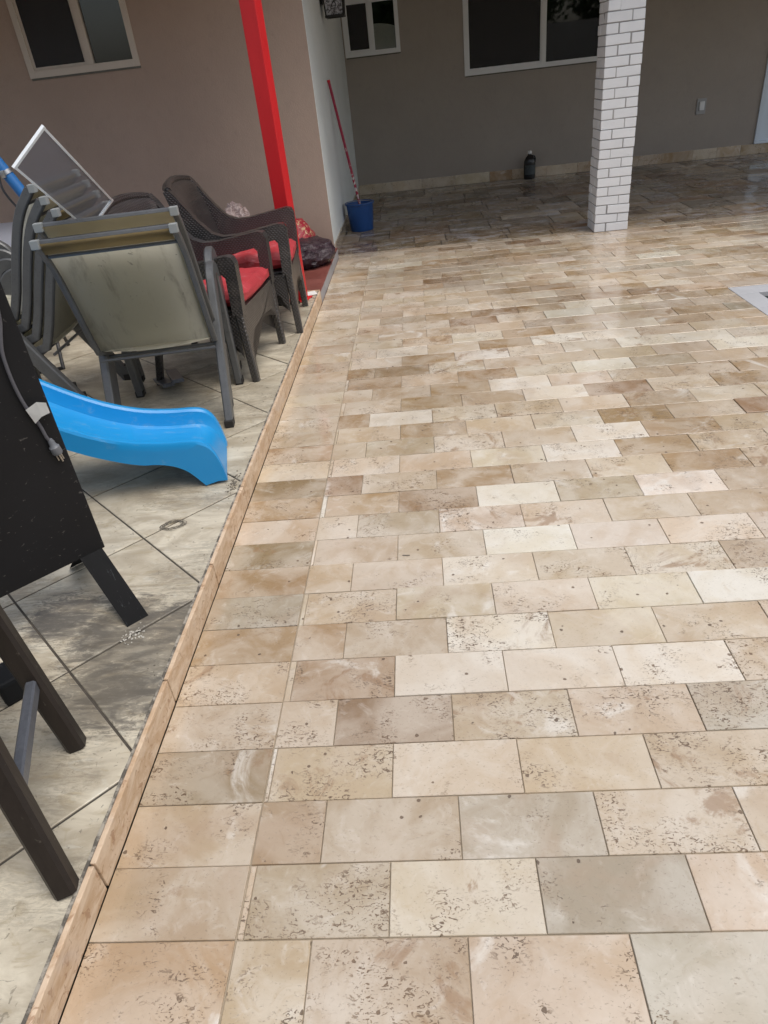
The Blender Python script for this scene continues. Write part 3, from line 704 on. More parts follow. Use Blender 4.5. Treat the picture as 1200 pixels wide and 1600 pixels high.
def wicker_chair(label, loc, rz, tint=None):
    t = thing('wicker_armchair', label, 'armchair', loc, rz, 'dark wicker armchairs with red cushions')
    # backrest: curved woven shell rising out of the arms
    bm = new_bm(); nx, nz = 14, 14; g_ = {}
    for s in (0, 1):
        for i in range(nx+1):
            for j in range(nz+1):
                u = -1+2*i/nx; f = j/nz
                z = .30 + .585*f + .02*(1-u*u)*f
                y = -.135 - .05*f - .085*f*f - .03*(1-u*u) + s*-.026
                x = u*(.262+.012*f)
                if f > .93: y -= (f-.93)*.5
                g_[i,j,s] = bm.verts.new((x, y, z))
        for i in range(nx):
            for j in range(nz): bm.faces.new((g_[i,j,s], g_[i+1,j,s], g_[i+1,j+1,s], g_[i,j+1,s]))
    for i in range(nx):
        for j in (0, nz): bm.faces.new((g_[i,j,0], g_[i+1,j,0], g_[i+1,j,1], g_[i,j,1]))
    for j in range(nz):
        for i in (0, nx): bm.faces.new((g_[i,j,0], g_[i,j+1,0], g_[i,j+1,1], g_[i,j,1]))
    bk = obj('backrest', bm, M['wicker'], t, True)
    bm = new_bm(); sweep(bm, smoothpath([(-.275,-.30,.875),(-.14,-.325,.895),(0,-.335,.902),(.14,-.325,.895),(.275,-.30,.875)], 4), .021, n=8); obj('top_roll', bm, M['wicker'], bk, True)
    for s in (-1, 1):
        outer = smoothpath([(.315,.36),(.325,.50),(.327,.60),(.318,.635),(.28,.645),(.10,.625),(-.06,.60),(-.17,.605),(-.26,.66),(-.34,.76),(-.42,.885)], 4) if False else None
        top = [(.318,.36),(.326,.50),(.328,.61),(.315,.640),(.285,.648),(.16,.630),(.04,.612),(-.04,.612),(-.10,.635),(-.16,.70),(-.215,.78),(-.26,.85),(-.29,.885)]
        bot = [(-.32,.875),(-.30,.80),(-.255,.69),(-.215,.58),(-.17,.50),(-.09,.495),(.02,.515),(.14,.545),(.25,.562),(.266,.545),(.262,.36)]
        bm = new_bm(); prism(bm, top+bot, 'x', s*.262, s*.318)
        bmesh.ops.bevel(bm, geom=[e for e in bm.edges if len(e.link_faces) == 2 and e.calc_face_angle(0) > .8], offset=.008, segments=2, affect='EDGES')
        bmesh.ops.triangulate(bm, faces=[f for f in bm.faces if len(f.verts) > 6])
        obj('armrest', bm, M['wicker'], t)
        bm = new_bm(); prism(bm, [(-.20,.36),(-.20,.22),(-.12,.255),(.10,.275),(.22,.24),(.27,.13),(.275,.36)], 'x', s*.275, s*.300); bmesh.ops.triangulate(bm, faces=[f for f in bm.faces if len(f.verts) > 6]); obj('side_apron', bm, M['wicker'], t)
        bm = new_bm()
        sweep(bm, [(s*.29,.293,.36),(s*.291,.300,.18),(s*.293,.306,.0)], [.056,.047,.036], .040, up=Vector((0,1,0)))
        l_ = obj('leg', bm, M['wicker'], t)
        bm = new_bm(); lathe(bm, [(0,-.002),(.017,-.002),(.017,.008),(0,.008)], 10, (s*.293,.306,0)); obj('foot', bm, M['rubber'], l_)
        bm = new_bm(); sweep(bm, [(s*.265,-.18,.38),(s*.270,-.21,.18),(s*.275,-.25,0)], [.045,.040,.034], .036, up=Vector((0,1,0))); obj('leg', bm, M['wicker'], t)
    bm = new_bm(); prism(bm, [(-.285,.385),(.285,.385),(.285,.16),(.268,.10),(.24,.19),(.17,.245),(0,.262),(-.17,.245),(-.24,.19),(-.268,.10),(-.285,.16)], 'y', .285, .312)
    bmesh.ops.triangulate(bm, faces=[f for f in bm.faces if len(f.verts) > 6]); obj('front_apron', bm, M['wicker'], t)
    bm = new_bm(); add_bbox(bm, -.262, .262, -.185, .284, .335, .375, .006); obj('seat', bm, M['wicker'], t)
    cu = obj('cushion', cushion_bm(.525, .47, .10, loc[1]*7), M['cushion'], t, True); cu.location = (0, .085, .425)
    return t
wicker_chair('nearer dark wicker armchair with red seat cushion beside the tan sling chairs', (-.745, 3.245, H), RAD(-90-5))
wicker_chair('farther dark wicker armchair with red seat cushion next to the red post', (-.655, 3.955, H), RAD(-90+4))

# ------------------------------------------------------------------ stackable sling chairs
def sling_chair(label, loc, rz, group):
    t = thing('sling_chair', label, 'chair', loc, rz, group)
    back = [(-.15,.385),(-.20,.49),(-.255,.63),(-.31,.755),(-.36,.835),(-.42,.90)]
    for s in (-1, 1):
        arch = smoothpath([(s*.265,-.275,.012),(s*.268,-.10,.31),(s*.27,.03,.545),(s*.27,.075,.605),(s*.27,.135,.625),(s*.27,.19,.60),(s*.268,.215,.53),(s*.265,.235,.30),(s*.262,.255,.012)], 5)
        bm = new_bm(); sweep(bm, arch, .038, .064, up=Vector((0,-.6,.8))); fr_ = obj('side_frame', bm, M['frame'], t, False)
        for y_ in (-.283, .253):
            bm = new_bm(); add_bbox(bm, s*.264-.021, s*.264+.021, y_-.028, y_+.028, 0, .035, .004); obj('rubber_foot', bm, M['rubber'], fr_)
        path = smoothpath([(s*.262, y, z) for y, z in back], 3); path = [Vector((s*.235, .22, .405)), Vector((s*.235, .05, .375)), Vector((s*.245,-.09,.365))] + path
        bm = new_bm(); sweep(bm, path, .024, .040); sr = obj('seat_rail', bm, M['frame'], t)
        bm = new_bm(); add_bbox(bm, s*.262-.016, s*.262+.016, -.448, -.418, .886, .919, .003); obj('end_cap', bm, M['cap'], sr)
    # backrest sling with rolled top hem
    bm = new_bm(); bp = smoothpath([(0, y, z) for y, z in back], 3); nx = 8; rows = []
    for p in bp:
        rows.append([bm.verts.new((-.252+.504*i/nx, p.y+.012*(1-(2*i/nx-1)**2)-.004, p.z)) for i in range(nx+1)])
    for a, b in zip(rows, rows[1:]):
        for i in range(nx): bm.faces.new((a[i], a[i+1], b[i+1], b[i]))
    bmesh.ops.solidify(bm, geom=bm.faces[:], thickness=.003); sl = obj('back_sling', bm, M['sling'], t, True)
    bm = new_bm(); sweep(bm, [(-.252,-.418,.903),(.252,-.418,.903)], .013, n=8); sweep(bm, [(-.25,-.378,.845),(.25,-.378,.845)], .0075, n=8); obj('top_rail', bm, M['frame'], t, True)
    bm = new_bm(); v = [bm.verts.new(p) for p in ((-.25,-.437,.903),(.25,-.437,.903),(.25,-.402,.857),(-.25,-.402,.857))]; bm.faces.new(v); bmesh.ops.solidify(bm, geom=bm.faces[:], thickness=.003); obj('hem', bm, M['hem'], sl)
    bm = new_bm(); rows = []
    for p in smoothpath([(0,.215,.415),(0,.10,.385),(0,-.06,.37),(0,-.14,.38)], 3): rows.append([bm.verts.new((-.252+.504*i/nx, p.y, p.z-.02*(1-(2*i/nx-1)**2))) for i in range(nx+1)])
    for a, b in zip(rows, rows[1:]):
        for i in range(nx): bm.faces.new((a[i], a[i+1], b[i+1], b[i]))
    bmesh.ops.solidify(bm, geom=bm.faces[:], thickness=.003); obj('seat_sling', bm, M['sling'], t, True)
    bm = new_bm(); sweep(bm, [(-.25,-.07,.33),(.25,-.07,.33)], .009, n=8); sweep(bm, [(-.25,.22,.35),(.25,.22,.35)], .009, n=8); sweep(bm, [(-.26,-.17,.345),(.26,-.17,.345)], .007, n=8); obj('stretcher', bm, M['frame'], t, True)
    return t
G1 = 'stacked tan sling chairs with grey metal frames'
s0 = sling_chair('front tan sling chair with its stained backrest turned to the camera', (-.785, 2.63, H), RAD(7), G1)
dup(s0, (-.805, 2.73, H+.045), RAD(7.5), 'tan sling chair stacked right behind the stained front one', G1)
LB = ['sideways tan sling chair, rightmost of the left stack, its pale backrest showing',
      'second sling chair from the right in the left sideways stack', 'third sling chair from the right in the left sideways stack, under the window screen',
      'leftmost sling chair of the sideways stack, its curved frame beside the blue pole']
for i in range(4):
    dup(s0, (-1.50-.038*i, 2.84+.010*i, H+.050*i), RAD(90+3), LB[i], G1)

# window screen leaning over the stacked chairs
scr = thing('window_screen', 'narrow grey insect screen in a white frame leaning over the stacked chairs', 'window screen', (-.884, 2.0, 1.265))
ex = Vector((.114,.072,.108)).normalized(); ey = Vector((-.124,.881,-.457)).normalized()
ez = ex.cross(ey).normalized()
def quadbar(bm, a, b, w_, th):
    d_ = (b-a).normalized(); n_ = ez; s_ = d_.cross(n_).normalized()
    v = []
    for p in (a, b):
        for u, q in ((-1,-1),(1,-1),(1,1),(-1,1)): v.append(bm.verts.new(p + s_*u*w_/2 + n_*q*th/2))
    for f in ((0,1,2,3),(4,7,6,5),(0,4,5,1),(1,5,6,2),(2,6,7,3),(3,7,4,0)): bm.faces.new([v[i] for i in f])
Wd, Ln = .173, .68; w_ = .010
a, b, c, d_ = Vector((0,0,0)), ex*Wd, ex*Wd+ey*Ln, ey*Ln
i_ = ex*(w_/2); j_ = ey*(w_/2)
bm = new_bm(); quadbar(bm, a+j_, b+j_, w_*1.3, .010); quadbar(bm, d_-j_, c-j_, w_, .010); quadbar(bm, a+i_+j_*2, d_+i_-j_*2, w_*.8, .0098); quadbar(bm, b-i_+j_*2, c-i_-j_*2, w_*.8, .0098); obj('frame', bm, M['alu'], scr)
bm = new_bm(); v = [bm.verts.new(p) for p in (a+i_+j_, b-i_+j_, c-i_-j_, d_+i_-j_)]; bm.faces.new(v); bmesh.ops.solidify(bm, geom=bm.faces[:], thickness=.001); obj('mesh', bm, M['screen_grey'], scr)

# ------------------------------------------------------------------ blue toddler slide
sl = thing('play_slide', 'bright blue plastic toddler slide resting its foot on the old tiles', 'slide', (-.380, 1.845, H), RAD(180+13))
# local +x runs uphill away from the foot; y across, mirrored so that +y is the far side after turning
rim = [(0,.020),(.006,.07),(.018,.125),(.036,.165),(.065,.190),(.11,.202),(.20,.212),(.32,.238),(.45,.292),(.58,.372),(.72,.475),(.88,.60),(1.05,.745)]
bed = [(.004,.004),(.016,.045),(.034,.088),(.060,.116),(.095,.130),(.14,.136),(.22,.144),(.34,.170),(.46,.221),(.59,.299),(.73,.402),(.89,.528),(1.06,.673)]
und = [(.085,.004),(.112,.045),(.14,.080),(.175,.106),(.21,.121),(.25,.132),(.30,.140),(.38,.170),(.49,.225),(.62,.309),(.76,.416),(.91,.539),(1.08,.69)]
sm = lambda L: [(p.x, p.y) for p in smoothpath([(x, z, 0) for x, z in L], 5)]
rim, bed, und = sm(rim), sm(bed), sm(und)
Wd = .345
def cross(i):
    rx, rz_ = rim[i]; bx, bz = bed[i]; ux, uz = und[i]
    # profile across: outer skirt bottom, outer rim, rounded rim top, inner wall, bed ...
    out = []
    for s in (0, 1):
        f = (lambda y: y) if s == 0 else (lambda y: Wd-y)
        pts = [(ux, f(.000), uz), (rx*.6+ux*.4, f(.000), (rz_*.6+uz*.4)), (rx, f(.000), rz_-.010), (rx, f(.004), rz_-.002), (rx, f(.011), rz_), (rx, f(.022), rz_-.001), (rx, f(.029), rz_-.008),
               (rx*.5+bx*.5, f(.036), rz_*.5+bz*.5), (bx, f(.046), bz+.010), (bx, f(.062), bz+.001)]
        out += pts if s == 0 else pts[::-1]
    # underside is a shell 4 mm inside
    return out
bm = new_bm(); secs = [[bm.verts.new((x, -y, z)) for x, y, z in cross(i)] for i in range(len(rim))]
for A, B in zip(secs, secs[1:]):
    for j in range(len(A)-1): bm.faces.new((A[j], A[j+1], B[j+1], B[j]))
bmesh.ops.recalc_face_normals(bm, faces=bm.faces[:])
bmesh.ops.solidify(bm, geom=bm.faces[:], thickness=.004)
obj('chute', bm, M['slide'], sl, True, ang=28)
bm = new_bm(); sweep(bm, [(1.0,-.02,.66),(.98,-.02,.30),(1.0,-.02,0)], .02, n=8); sweep(bm, [(1.0,-Wd+.02,.66),(.98,-Wd+.02,.30),(1.0,-Wd+.02,0)], .02, n=8); sweep(bm, [(.985,-.02,.3),(.985,-Wd+.02,.3)], .016, n=8); obj('support', bm, M['slide'], sl, True)

# ------------------------------------------------------------------ black panel with cord (stands on splayed feet)
pn = thing('flat_screen', 'large matte black flat panel standing on splayed feet with a power cord hanging down', 'flat panel', (-.59, 1.20, H), RAD(45))
# local -x runs along the panel away from its right corner; local -y faces the camera side
bm = new_bm(); add_bbox(bm, -1.15, 0, .0, .035, .16, .995, .004); obj('panel', bm, M['blackpanel'], pn)
bm = new_bm(); add_bbox(bm, -1.05, -.12, .035, .085, .26, .70, .01); obj('rear_housing', bm, M['blackpanel'], pn)
for x_ in (-.01, -.86):
    bm = new_bm()
    for sg in (-1, 1):
        y_ = 0 if sg < 0 else .035
        v = [bm.verts.new(p) for p in ((x_-.072,y_,.163),(x_,y_,.163),(x_+.004,y_+sg*.208,.001),(x_-.066,y_+sg*.208,.001))]; bm.faces.new(v)
    bmesh.ops.solidify(bm, geom=bm.faces[:], thickness=.006); obj('foot', bm, M['blackmetal'], pn)
bm = new_bm(); add_bbox(bm, -.445, -.375, -.26, -.16, .001, .075, .01); obj('foot', bm, M['blackmetal'], pn)
cord = thing('power_cord', 'grey power cord with white tag and three prong plug on the black panel', 'cord', (-.617, 1.156, 1.0))
cp = [(-.606,1.160,1.085),(-.600,1.166,1.05),(-.609,1.164,.985),(-.617,1.156,.951),(-.626,1.147,.909),(-.629,1.144,.864),(-.629,1.144,.814),(-.626,1.147,.767),(-.621,1.152,.733),(-.614,1.159,.694),(-.611,1.162,.657),(-.607,1.166,.640)]
cp = [Vector(p) - Vector((-.617,1.156,1.0)) for p in cp]
bm = new_bm(); sweep(bm, smoothpath(cp, 5), .0048, n=8); obj('cable', bm, M['cord'], cord, True)
pc = Vector((-.606,1.167,.640)) - Vector((-.617,1.156,1.0)); dn = Vector((.10,.10,-1)).normalized()
bm = new_bm(); sweep(bm, [pc+dn*-.008, pc+dn*.002, pc+dn*.012, pc+dn*.018, pc+dn*.036, pc+dn*.042], [.006,.009,.0095,.015,.015,.012], n=10); pb = obj('plug', bm, M['plug'], cord, True)
bm = new_bm(); sd_ = Vector((.7071,.7071,0))
for o_, l_ in ((-.007,.02),(.007,.02),(0,.023)):
    off = Vector((.7071,-.7071,0))*(.006 if o_ == 0 else -.002)
    sweep(bm, [pc+dn*.040+sd_*o_+off, pc+dn*(.042+l_)+sd_*o_+off], .0018 if o_ else .0024, n=6)
obj('prong', bm, M['prong'], pb)
bm = new_bm(); tg = Vector((-.620,1.153,.728)) - Vector((-.617,1.156,1.0)); ax_ = sd_; nn = Vector((.7071,-.7071,0))
def card(pts):
    v = [bm.verts.new(p) for p in pts]; bm.faces.new(v)
card([tg+nn*.008-ax_*.012+Vector((0,0,.022)), tg+nn*.012+ax_*.020+Vector((0,0,.034)), tg+nn*.014+ax_*.018+Vector((0,0,-.008)), tg+nn*.009-ax_*.002+Vector((0,0,-.022))])
card([tg+nn*.012+ax_*.020+Vector((0,0,.034)), tg+nn*.006+ax_*.044+Vector((0,0,.022)), tg+nn*.006+ax_*.044+Vector((0,0,-.008)), tg+nn*.014+ax_*.018+Vector((0,0,-.008))])
bmesh.ops.solidify(bm, geom=bm.faces[:], thickness=.0008); obj('tag', bm, M['paper'], cord)

# ------------------------------------------------------------------ dark wooden chair at the lower left
wc = thing('wooden_chair', 'dark stained wooden chair with splayed legs, cut off at the lower left', 'chair', (-.42, .40, H))
fa, fb = Vector((-.474+.42,.571-.40,0)), Vector((-.343+.42,.212-.40,0)); back_ = Vector((-.45,-.165,0))
def leg(f, top, w0=.045, w1=.052):
    bm = new_bm(); sweep(bm, [f, f.lerp(top,.5), top], [w0,(w0+w1)/2,w1], w0, up=(fb-fa).normalized()); return obj('leg', bm, M['wood'], wc)
tA, tB = Vector((-.55+.42,.600-.40,.47)), Vector((-.445+.42,.330-.40,.47))
leg(fa, tA); leg(fb, tB)
leg(fa+back_, tA+back_*.8); leg(fb+back_, tB+back_*.8)
bm = new_bm(); sweep(bm, [fa.lerp(tA,.46), fb.lerp(tB,.46)], .024, .034); obj('stretcher', bm, M['rail'], wc)
bm = new_bm(); sweep(bm, [(fa+back_).lerp(tA+back_*.8,.46), (fb+back_).lerp(tB+back_*.8,.46)], .024, .034); obj('stretcher', bm, M['rail'], wc)
bm = new_bm(); q = [tA, tB, tB+back_*.8, tA+back_*.8]; c_ = sum(q, Vector())/4
for z0_, z1_ in ((0,.035),):
    lo = [bm.verts.new(c_+(p-c_)*1.12+Vector((0,0,z0_))) for p in q]; hi = [bm.verts.new(c_+(p-c_)*1.12+Vector((0,0,z1_))) for p in q]
    bm.faces.new(lo); bm.faces.new(hi)
    for i in range(4): bm.faces.new((lo[i], lo[(i+1)%4], hi[(i+1)%4], hi[i]))
obj('seat', bm, M['wood'], wc)
bm = new_bm(); e0 = tA+back_*.8; e1 = tB+back_*.8
sweep(bm, [e0, e0+Vector((-.06,-.02,.42))], .04, .03); sweep(bm, [e1, e1+Vector((-.06,-.02,.42))], .04, .03); sweep(bm, [e0+Vector((-.06,-.02,.40)), e1+Vector((-.06,-.02,.40))], .02, .09); obj('backrest', bm, M['wood'], wc)

# ------------------------------------------------------------------ bucket, mop handle, jug
bk = thing('bucket', 'dark blue plastic bucket on the porch floor by the white wall', 'bucket', (-.155, 7.32, 0))
bm = new_bm(); lathe(bm, [(0,.001),(.118,.001),(.121,.01),(.143,.255),(.154,.258),(.156,.268),(.154,.276),(.142,.277),(.139,.262),(.117,.014),(0,.013)], 32); obj('body', bm, M['bucket'], bk, True)
bm = new_bm(); sweep(bm, [(.152*cos(a), .152*sin(a)*.96-.0, .255-.055*sin(a)*1.0+.0) for a in [pi+pi*i/16 for i in range(17)]], .0028, n=6)
obj('handle', bm, M['wire'], bk, True)
mp = thing('mop_handle', 'thin red patterned stick leaning from the blue bucket against the white wall', 'mop', (-.12, 7.34, .02))
bm = new_bm(); a_ = Vector((0,0,0)); b_ = Vector((-.197,-.06,1.345)); sweep(bm, [a_, b_*.5, b_], .0135, n=10); obj('stick', bm, M['mop'], mp, True)
bm = new_bm(); sweep(bm, [b_, b_+Vector((-.003,0,.022))], .015, n=10); obj('grip_cap', bm, M['red'], mp, True)
jg = thing('bottle', 'black plastic jug with white cap standing against the taupe back wall', 'bottle', (1.965, 9.66, 0))
bm = new_bm()
prof = [(.0,.0),(.062,.0),(.074,.008),(.076,.03),(.076,.19),(.072,.22),(.05,.262),(.028,.285),(.022,.292),(.022,.305),(0,.305)]
lathe(bm, prof, 20)
for v in bm.verts: v.co.y *= .72
sweep(bm, [(.03,0,.28),(.062,0,.27),(.072,0,.24),(.07,0,.20)], .010, n=8); obj('body', bm, M['jug'], jg, True)
bm = new_bm(); lathe(bm, [(0,.305),(.026,.305),(.026,.332),(.022,.336),(0,.336)], 16); obj('cap', bm, M['paper'], jg, True)
bm = new_bm()
for i in range(12):
    pass
vs = []
for i in range(13):
    a = RAD(-150+120*i/12); vs.append((bm.verts.new((.0775*cos(a), .0775*.72*sin(a)-.001, .06)), bm.verts.new((.0775*cos(a), .0775*.72*sin(a)-.001, .17))))
for p, q in zip(vs, vs[1:]): bm.faces.new((p[0], q[0], q[1], p[1]))
obj('label_band', bm, M['juglabel'], jg)

# ------------------------------------------------------------------ wall lantern, outlet
ln = thing('wall_lantern', 'black iron wall lantern with patterned glass high on the white side wall', 'lantern', (SX, 7.55, 1.89))
bm = new_bm(); add_bbox(bm, .0, .02, -.055, .055, .10, .34, .004); sweep(bm, [(.02,0,.30),(.08,0,.34),(.13,0,.30)], .009, n=8); obj('bracket', bm, M['iron'], ln)
bm = new_bm()
def frus(z, a): return [(.13-a,-a,z),(.13+a,-a,z),(.13+a,a,z),(.13-a,a,z)]
lo, hi = frus(.0,.082), frus(.25,.098)
for i in range(4):
    sweep(bm, [lo[i], hi[i]], .013, .013); sweep(bm, [lo[i], lo[(i+1)%4]], .02, .02); sweep(bm, [hi[i], hi[(i+1)%4]], .02, .02)
obj('cage', bm, M['iron'], ln)
bm = new_bm(); a, b = frus(.25,.105), frus(.30,.03); v = [bm.verts.new(p) for p in a]; u = [bm.verts.new(p) for p in b]
for i in range(4): bm.faces.new((v[i], v[(i+1)%4], u[(i+1)%4], u[i]))
bm.faces.new(u); bm.faces.new(list(reversed(v))); obj('cap', bm, M['iron'], ln)
bm = new_bm(); a, b = frus(.004,.074), frus(.248,.090); v = [bm.verts.new(p) for p in a]; u = [bm.verts.new(p) for p in b]
for i in range(4): bm.faces.new((v[i], v[(i+1)%4], u[(i+1)%4], u[i]))
obj('glass', bm, M['lglass'], ln)
bm = new_bm()
for s in (0, 1):
    f = (lambda p, q: (.13+p, -.094+ .004, q)) if s == 0 else (lambda p, q: (.13+.094-.004, p, q))
    sweep(bm, [f(*p) for p in [(-.07,.22),(-.02,.16),(.02,.09),(.0,.03),(-.03,.06),(-.01,.10),(.05,.13)]], .0035, n=6)
obj('scrollwork', bm, M['iron'], ln)
ou = thing('outlet_cover', 'small grey weatherproof outlet cover on the taupe wall right of the column', 'outlet', (4.15, WY, .62))
bm = new_bm(); add_bbox(bm, -.058, .058, -.012, -.001, -.088, .088, .003); obj('plate', bm, M['plate'], ou)
bm = new_bm(); add_bbox(bm, -.026, .034, -.030, -.0125, -.045, .055, .005); obj('lid', bm, M['vinyl'], ou)

# ------------------------------------------------------------------ bags and clutter near the wall
def blob(rx, ry, rz_, seed, amp=.25, fr=3.2, sub=4, flat=True):
    bm = new_bm(); bmesh.ops.create_icosphere(bm, subdivisions=sub, radius=1)
    for v in bm.verts:
        p = v.co.copy(); s_ = Vector((seed, seed*1.7, 0))
        f = 1 + amp*noise.noise(p*fr*.5+s_) + amp*.6*abs(noise.noise(p*fr*1.6+s_)) + amp*.3*noise.noise(p*fr*4+s_)
        q = p*f; v.co = (q.x*rx, q.y*ry, max(q.z, -.62 if flat else -9)*rz_)
    zmin = min(v.co.z for v in bm.verts)
    for v in bm.verts: v.co.z -= zmin
    return bm
o = obj('plastic_bag', blob(.24,.26,.13,3.1), M['bagdark'], None, True); o.location = (-.53, 5.56, H-.005); tag(o, 'crumpled dark purple plastic bag lying on the red floor beside the wall corner', 'bag')
o = obj('cloth_bag', blob(.22,.24,.20,8.2,.2), M['redcloth'], None, True); o.location = (-.66, 5.75, H-.005); tag(o, 'red bag with gold pattern slumped behind the wicker armchair', 'bag')
o = obj('plastic_bundle', blob(.16,.15,.31,5.5,.35,3.6), M['pinkbag'], None, True); o.location = (-1.10, 5.62, H-.005); tag(o, 'crumpled pale pink clear plastic bundle behind the farther wicker armchair', 'bag')
bm = new_bm(); add_bbox(bm, -.075,.075,-.05,.05,0,.003,.001); o = obj('paper_sheet', bm, M['paper']); o.location = (-.40, 4.545, H+.006); o.rotation_euler = (0,0,RAD(20)); tag(o, 'small white paper lying at the foot of the red post', 'paper')
bm = new_bm(); add_bbox(bm, -.30,.30,-.018,.018,0,.016,.002); o = obj('plank', bm, M['wood']); o.location = (-.72, 4.33, H+.001); o.rotation_euler = (0,0,RAD(3)); tag(o, 'thin dark plank lying on the tiles in front of the red post', 'plank')
# folded lounger boards under the sling chairs
for i, (x_, y_, rz_, lb) in enumerate(((-1.02, 3.02, 60, 'dark weathered board on the floor under the sling chairs, left one'), (-.93, 3.0, 66, 'dark weathered board on the floor under the sling chairs, right one'))):
    bm = new_bm(); add_bbox(bm, -.26,.26,-.03,.03,0,.02,.003); o = obj('board', bm, M['rail']); o.location = (x_, y_, H+.001+.03*i); o.rotation_euler = (0,RAD(-12),RAD(-rz_)); tag(o, lb, 'board')

# far left: pale table, blue pole with clamp and wire, black folding chair
tb = thing('side_table', 'pale grey table behind the stacked chairs at the left edge', 'table', (-2.72, 4.55, H))
bm = new_bm(); add_bbox(bm, -.70,.70,-.62,.62,.585,.615,.008); obj('tabletop', bm, M['tabletop'], tb)
bm = new_bm(); add_bbox(bm, -.66,.66,-.58,.58,.545,.584,.004); obj('apron', bm, M['blacktube'], tb)
for a, b in ((-.64,-.56),(.64,-.56),(-.64,.56),(.64,.56)):
    bm = new_bm(); sweep(bm, [(a,b,0),(a,b,.545)], .018, n=8); obj('leg', bm, M['blacktube'], tb, True)
fc = thing('folding_chair', 'black tubular folding chair under the pale table at the left edge', 'chair', (-2.02, 3.55, H), RAD(20))
for s in (-.2, .2):
    bm = new_bm(); sweep(bm, smoothpath([(s,-.25,0),(s,0,.30),(s,.18,.50),(s,.22,.56)],4), .011, n=8); sweep(bm, [(s,.25,0),(s,-.05,.36),(s,-.12,.44)], .011, n=8); obj('side_frame', bm, M['blacktube'], fc, True)
bm = new_bm(); sweep(bm, smoothpath([(-.2,.22,.56),(0,.26,.575),(.2,.22,.56)],4), .011, n=8); sweep(bm, [(-.2,.18,.50),(.2,.18,.50)], .009, n=8); sweep(bm, [(-.2,-.12,.44),(.2,-.12,.44)], .011, n=8); sweep(bm, [(-.2,-.25,.01),(.2,-.25,.01)], .009, n=8); obj('cross_bar', bm, M['blacktube'], fc, True)
bm = new_bm(); add_bbox(bm, -.19,.19,-.13,.16,.425,.445,.006); obj('seat', bm, M['blacktube'], fc)
pl = thing('blue_pole', 'blue plastic pole with a metal clamp leaning behind the stacked chairs', 'pole', (-2.0, 4.0, 1.12))
dd = Vector((.077,.0,-.159)).normalized()
bm = new_bm(); sweep(bm, [dd*-.55, dd*.95], .034, n=16); obj('tube', bm, M['bluetube'], pl, True)
bm = new_bm(); sweep(bm, [dd*-.012, dd*.012], .038, n=16); add_bbox(bm, -.012,.012,-.05,-.03,-.02,.02,.003); obj('clamp', bm, M['wire'], pl, True)
bm = new_bm(); sweep(bm, smoothpath([(-.03,-.04,0),(-.02,-.07,-.08),(.02,-.07,-.17),(.07,-.05,-.25)],5), .007, n=6); obj('wire', bm, M['blacktube'], pl, True)

# ------------------------------------------------------------------ small debris on the old tiles
def crumbs(n_, cx__, cy__, sx, sy, s0_, s1_, name, mat, label):
    bm = new_bm()
    for _ in range(n_):
        x_, y_ = random.gauss(cx__, sx), random.gauss(cy__, sy); s_ = random.uniform(s0_, s1_)
        if x_ > -.335: x_ = -.345
        m_ = Matrix.Translation((x_, y_, H+s_*.3)) @ Matrix.Rotation(random.random()*6, 4, 'Z') @ Matrix.Diagonal((s_*random.uniform(.6,2), s_, s_*.5, 1))
        bmesh.ops.create_icosphere(bm, subdivisions=1, radius=1, matrix=m_)
    o = obj(name, bm, mat); tag(o, label, 'debris', kind='stuff')
crumbs(60, -.352, 1.83, .010, .035, .0015, .005, 'leaf_litter', M['debris'], 'dark leaf crumbs at the patio edge by the foot of the blue slide')
crumbs(45, -.47, .965, .018, .018, .0012, .004, 'mortar_crumbs', M['debris_pale'], 'pale mortar crumbs beside the foot of the black panel')
crumbs(70, -.37, 2.7, .03, 1.2, .001, .0028, 'grit', M['debris'], 'scattered dark grit along the edge of the old tiles')
bm = new_bm()
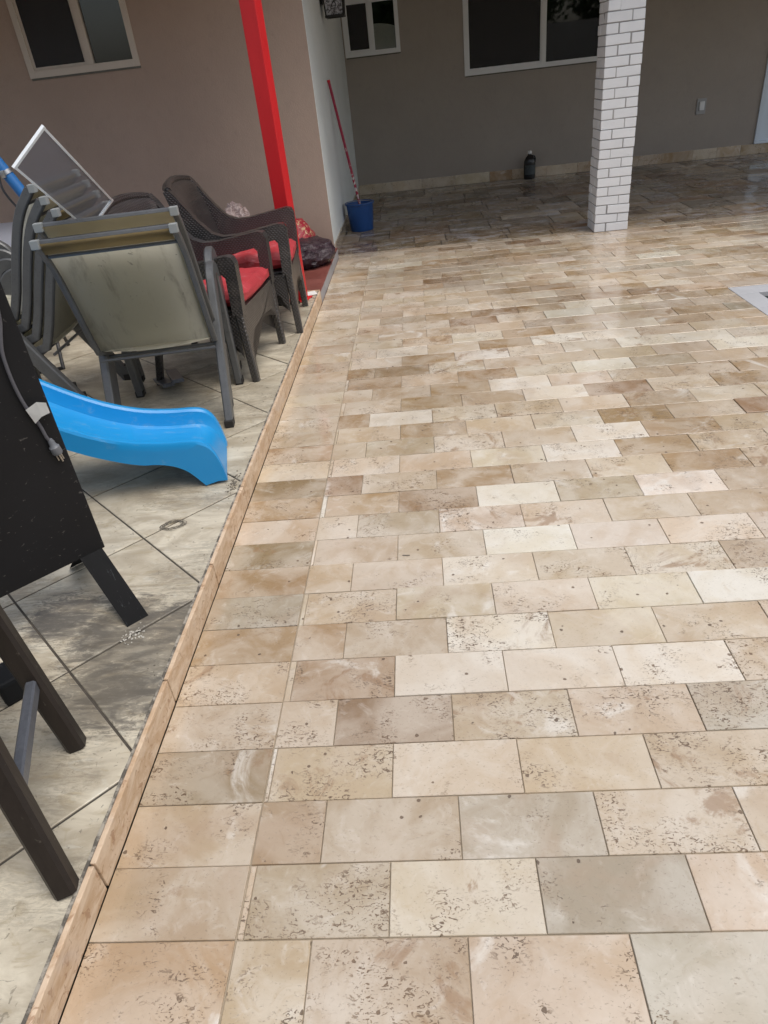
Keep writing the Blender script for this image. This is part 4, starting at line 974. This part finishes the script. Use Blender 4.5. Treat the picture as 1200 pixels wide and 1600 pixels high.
for q_ in range(11):
    a0, a1 = random.random()*6.283, random.uniform(2.2, 5.6); k1, k2 = random.uniform(.72, 1.12), random.uniform(.65, 1.15)
    sweep(bm, [(.042*cos(a)*k1*(1+.14*sin(q_*2+a*2)), .026*sin(a)*k2*(1+.2*cos(q_+a*3)), .002+.004*abs(sin(a*1.5+q_))) for a in [a0+a1*i/14 for i in range(15)]], .0009, n=5)
o = obj('twig_ring', bm, M['debris'], None, True); o.location = (-.515, 1.545, H+.001); o.rotation_euler = (0,0,RAD(15)); tag(o, 'small ring of dry twigs lying on the joint of the old tiles', 'twigs')
bm = new_bm(); sweep(bm, [(-.013,0,.0015),(.013,-.002,.0015)], .0015, n=5); o = obj('twig', bm, M['debris'], None, True); o.location = (.335, 1.395, .001); tag(o, 'tiny straight twig lying on a pale travertine tile', 'twig')

# ------------------------------------------------------------------ garden wall added to cut low sky light, and trees behind the camera (seen in the window glass)
fw = thing('added_garden_wall', 'grey garden wall added unseen behind the camera against low sky light', 'wall', (2, -6, -.1))
bm = new_bm(); add_box(bm, -12, 14, 0, .15, 0, 2.2); obj('wall', bm, M['taupe'], fw)
def tree(x, y, h, label):
    t = thing('tree', label, 'tree', (x, y, -.1), 0, 'trees along the garden wall')
    bm = new_bm(); sweep(bm, smoothpath([(0,0,0),(.1,.05,h*.3),(-.05,.1,h*.6)],4), .10, n=8); obj('trunk', bm, M['bark'], t, True)
    bm = new_bm()
    for _ in range(6000):
        a = random.random()*6.283; r_ = random.random()**.5*h*.42; z_ = h*(.38+.6*random.random()); k_ = 1-abs(z_/h-.66)*1.6
        p = Vector((r_*k_*cos(a), r_*k_*sin(a), z_)) + Vector([random.gauss(0,.1) for _ in range(3)])
        n_ = Vector([random.gauss(0,1) for _ in range(3)]).normalized(); u_ = n_.orthogonal().normalized()*random.uniform(.07,.13); v_ = n_.cross(u_)*.6
        bm.faces.new([bm.verts.new(p+u_), bm.verts.new(p+v_), bm.verts.new(p-u_), bm.verts.new(p-v_)])
    obj('crown', bm, M['leaf'], t)
for i, (x_, h_) in enumerate(((-3.5,4.8),(.2,4.2),(3.8,5.2),(7.5,4.5))): tree(x_, -7.2, h_, ('tall leafy tree', 'short leafy tree', 'tallest leafy tree', 'spreading leafy tree')[i] + ' by the pale garden wall')
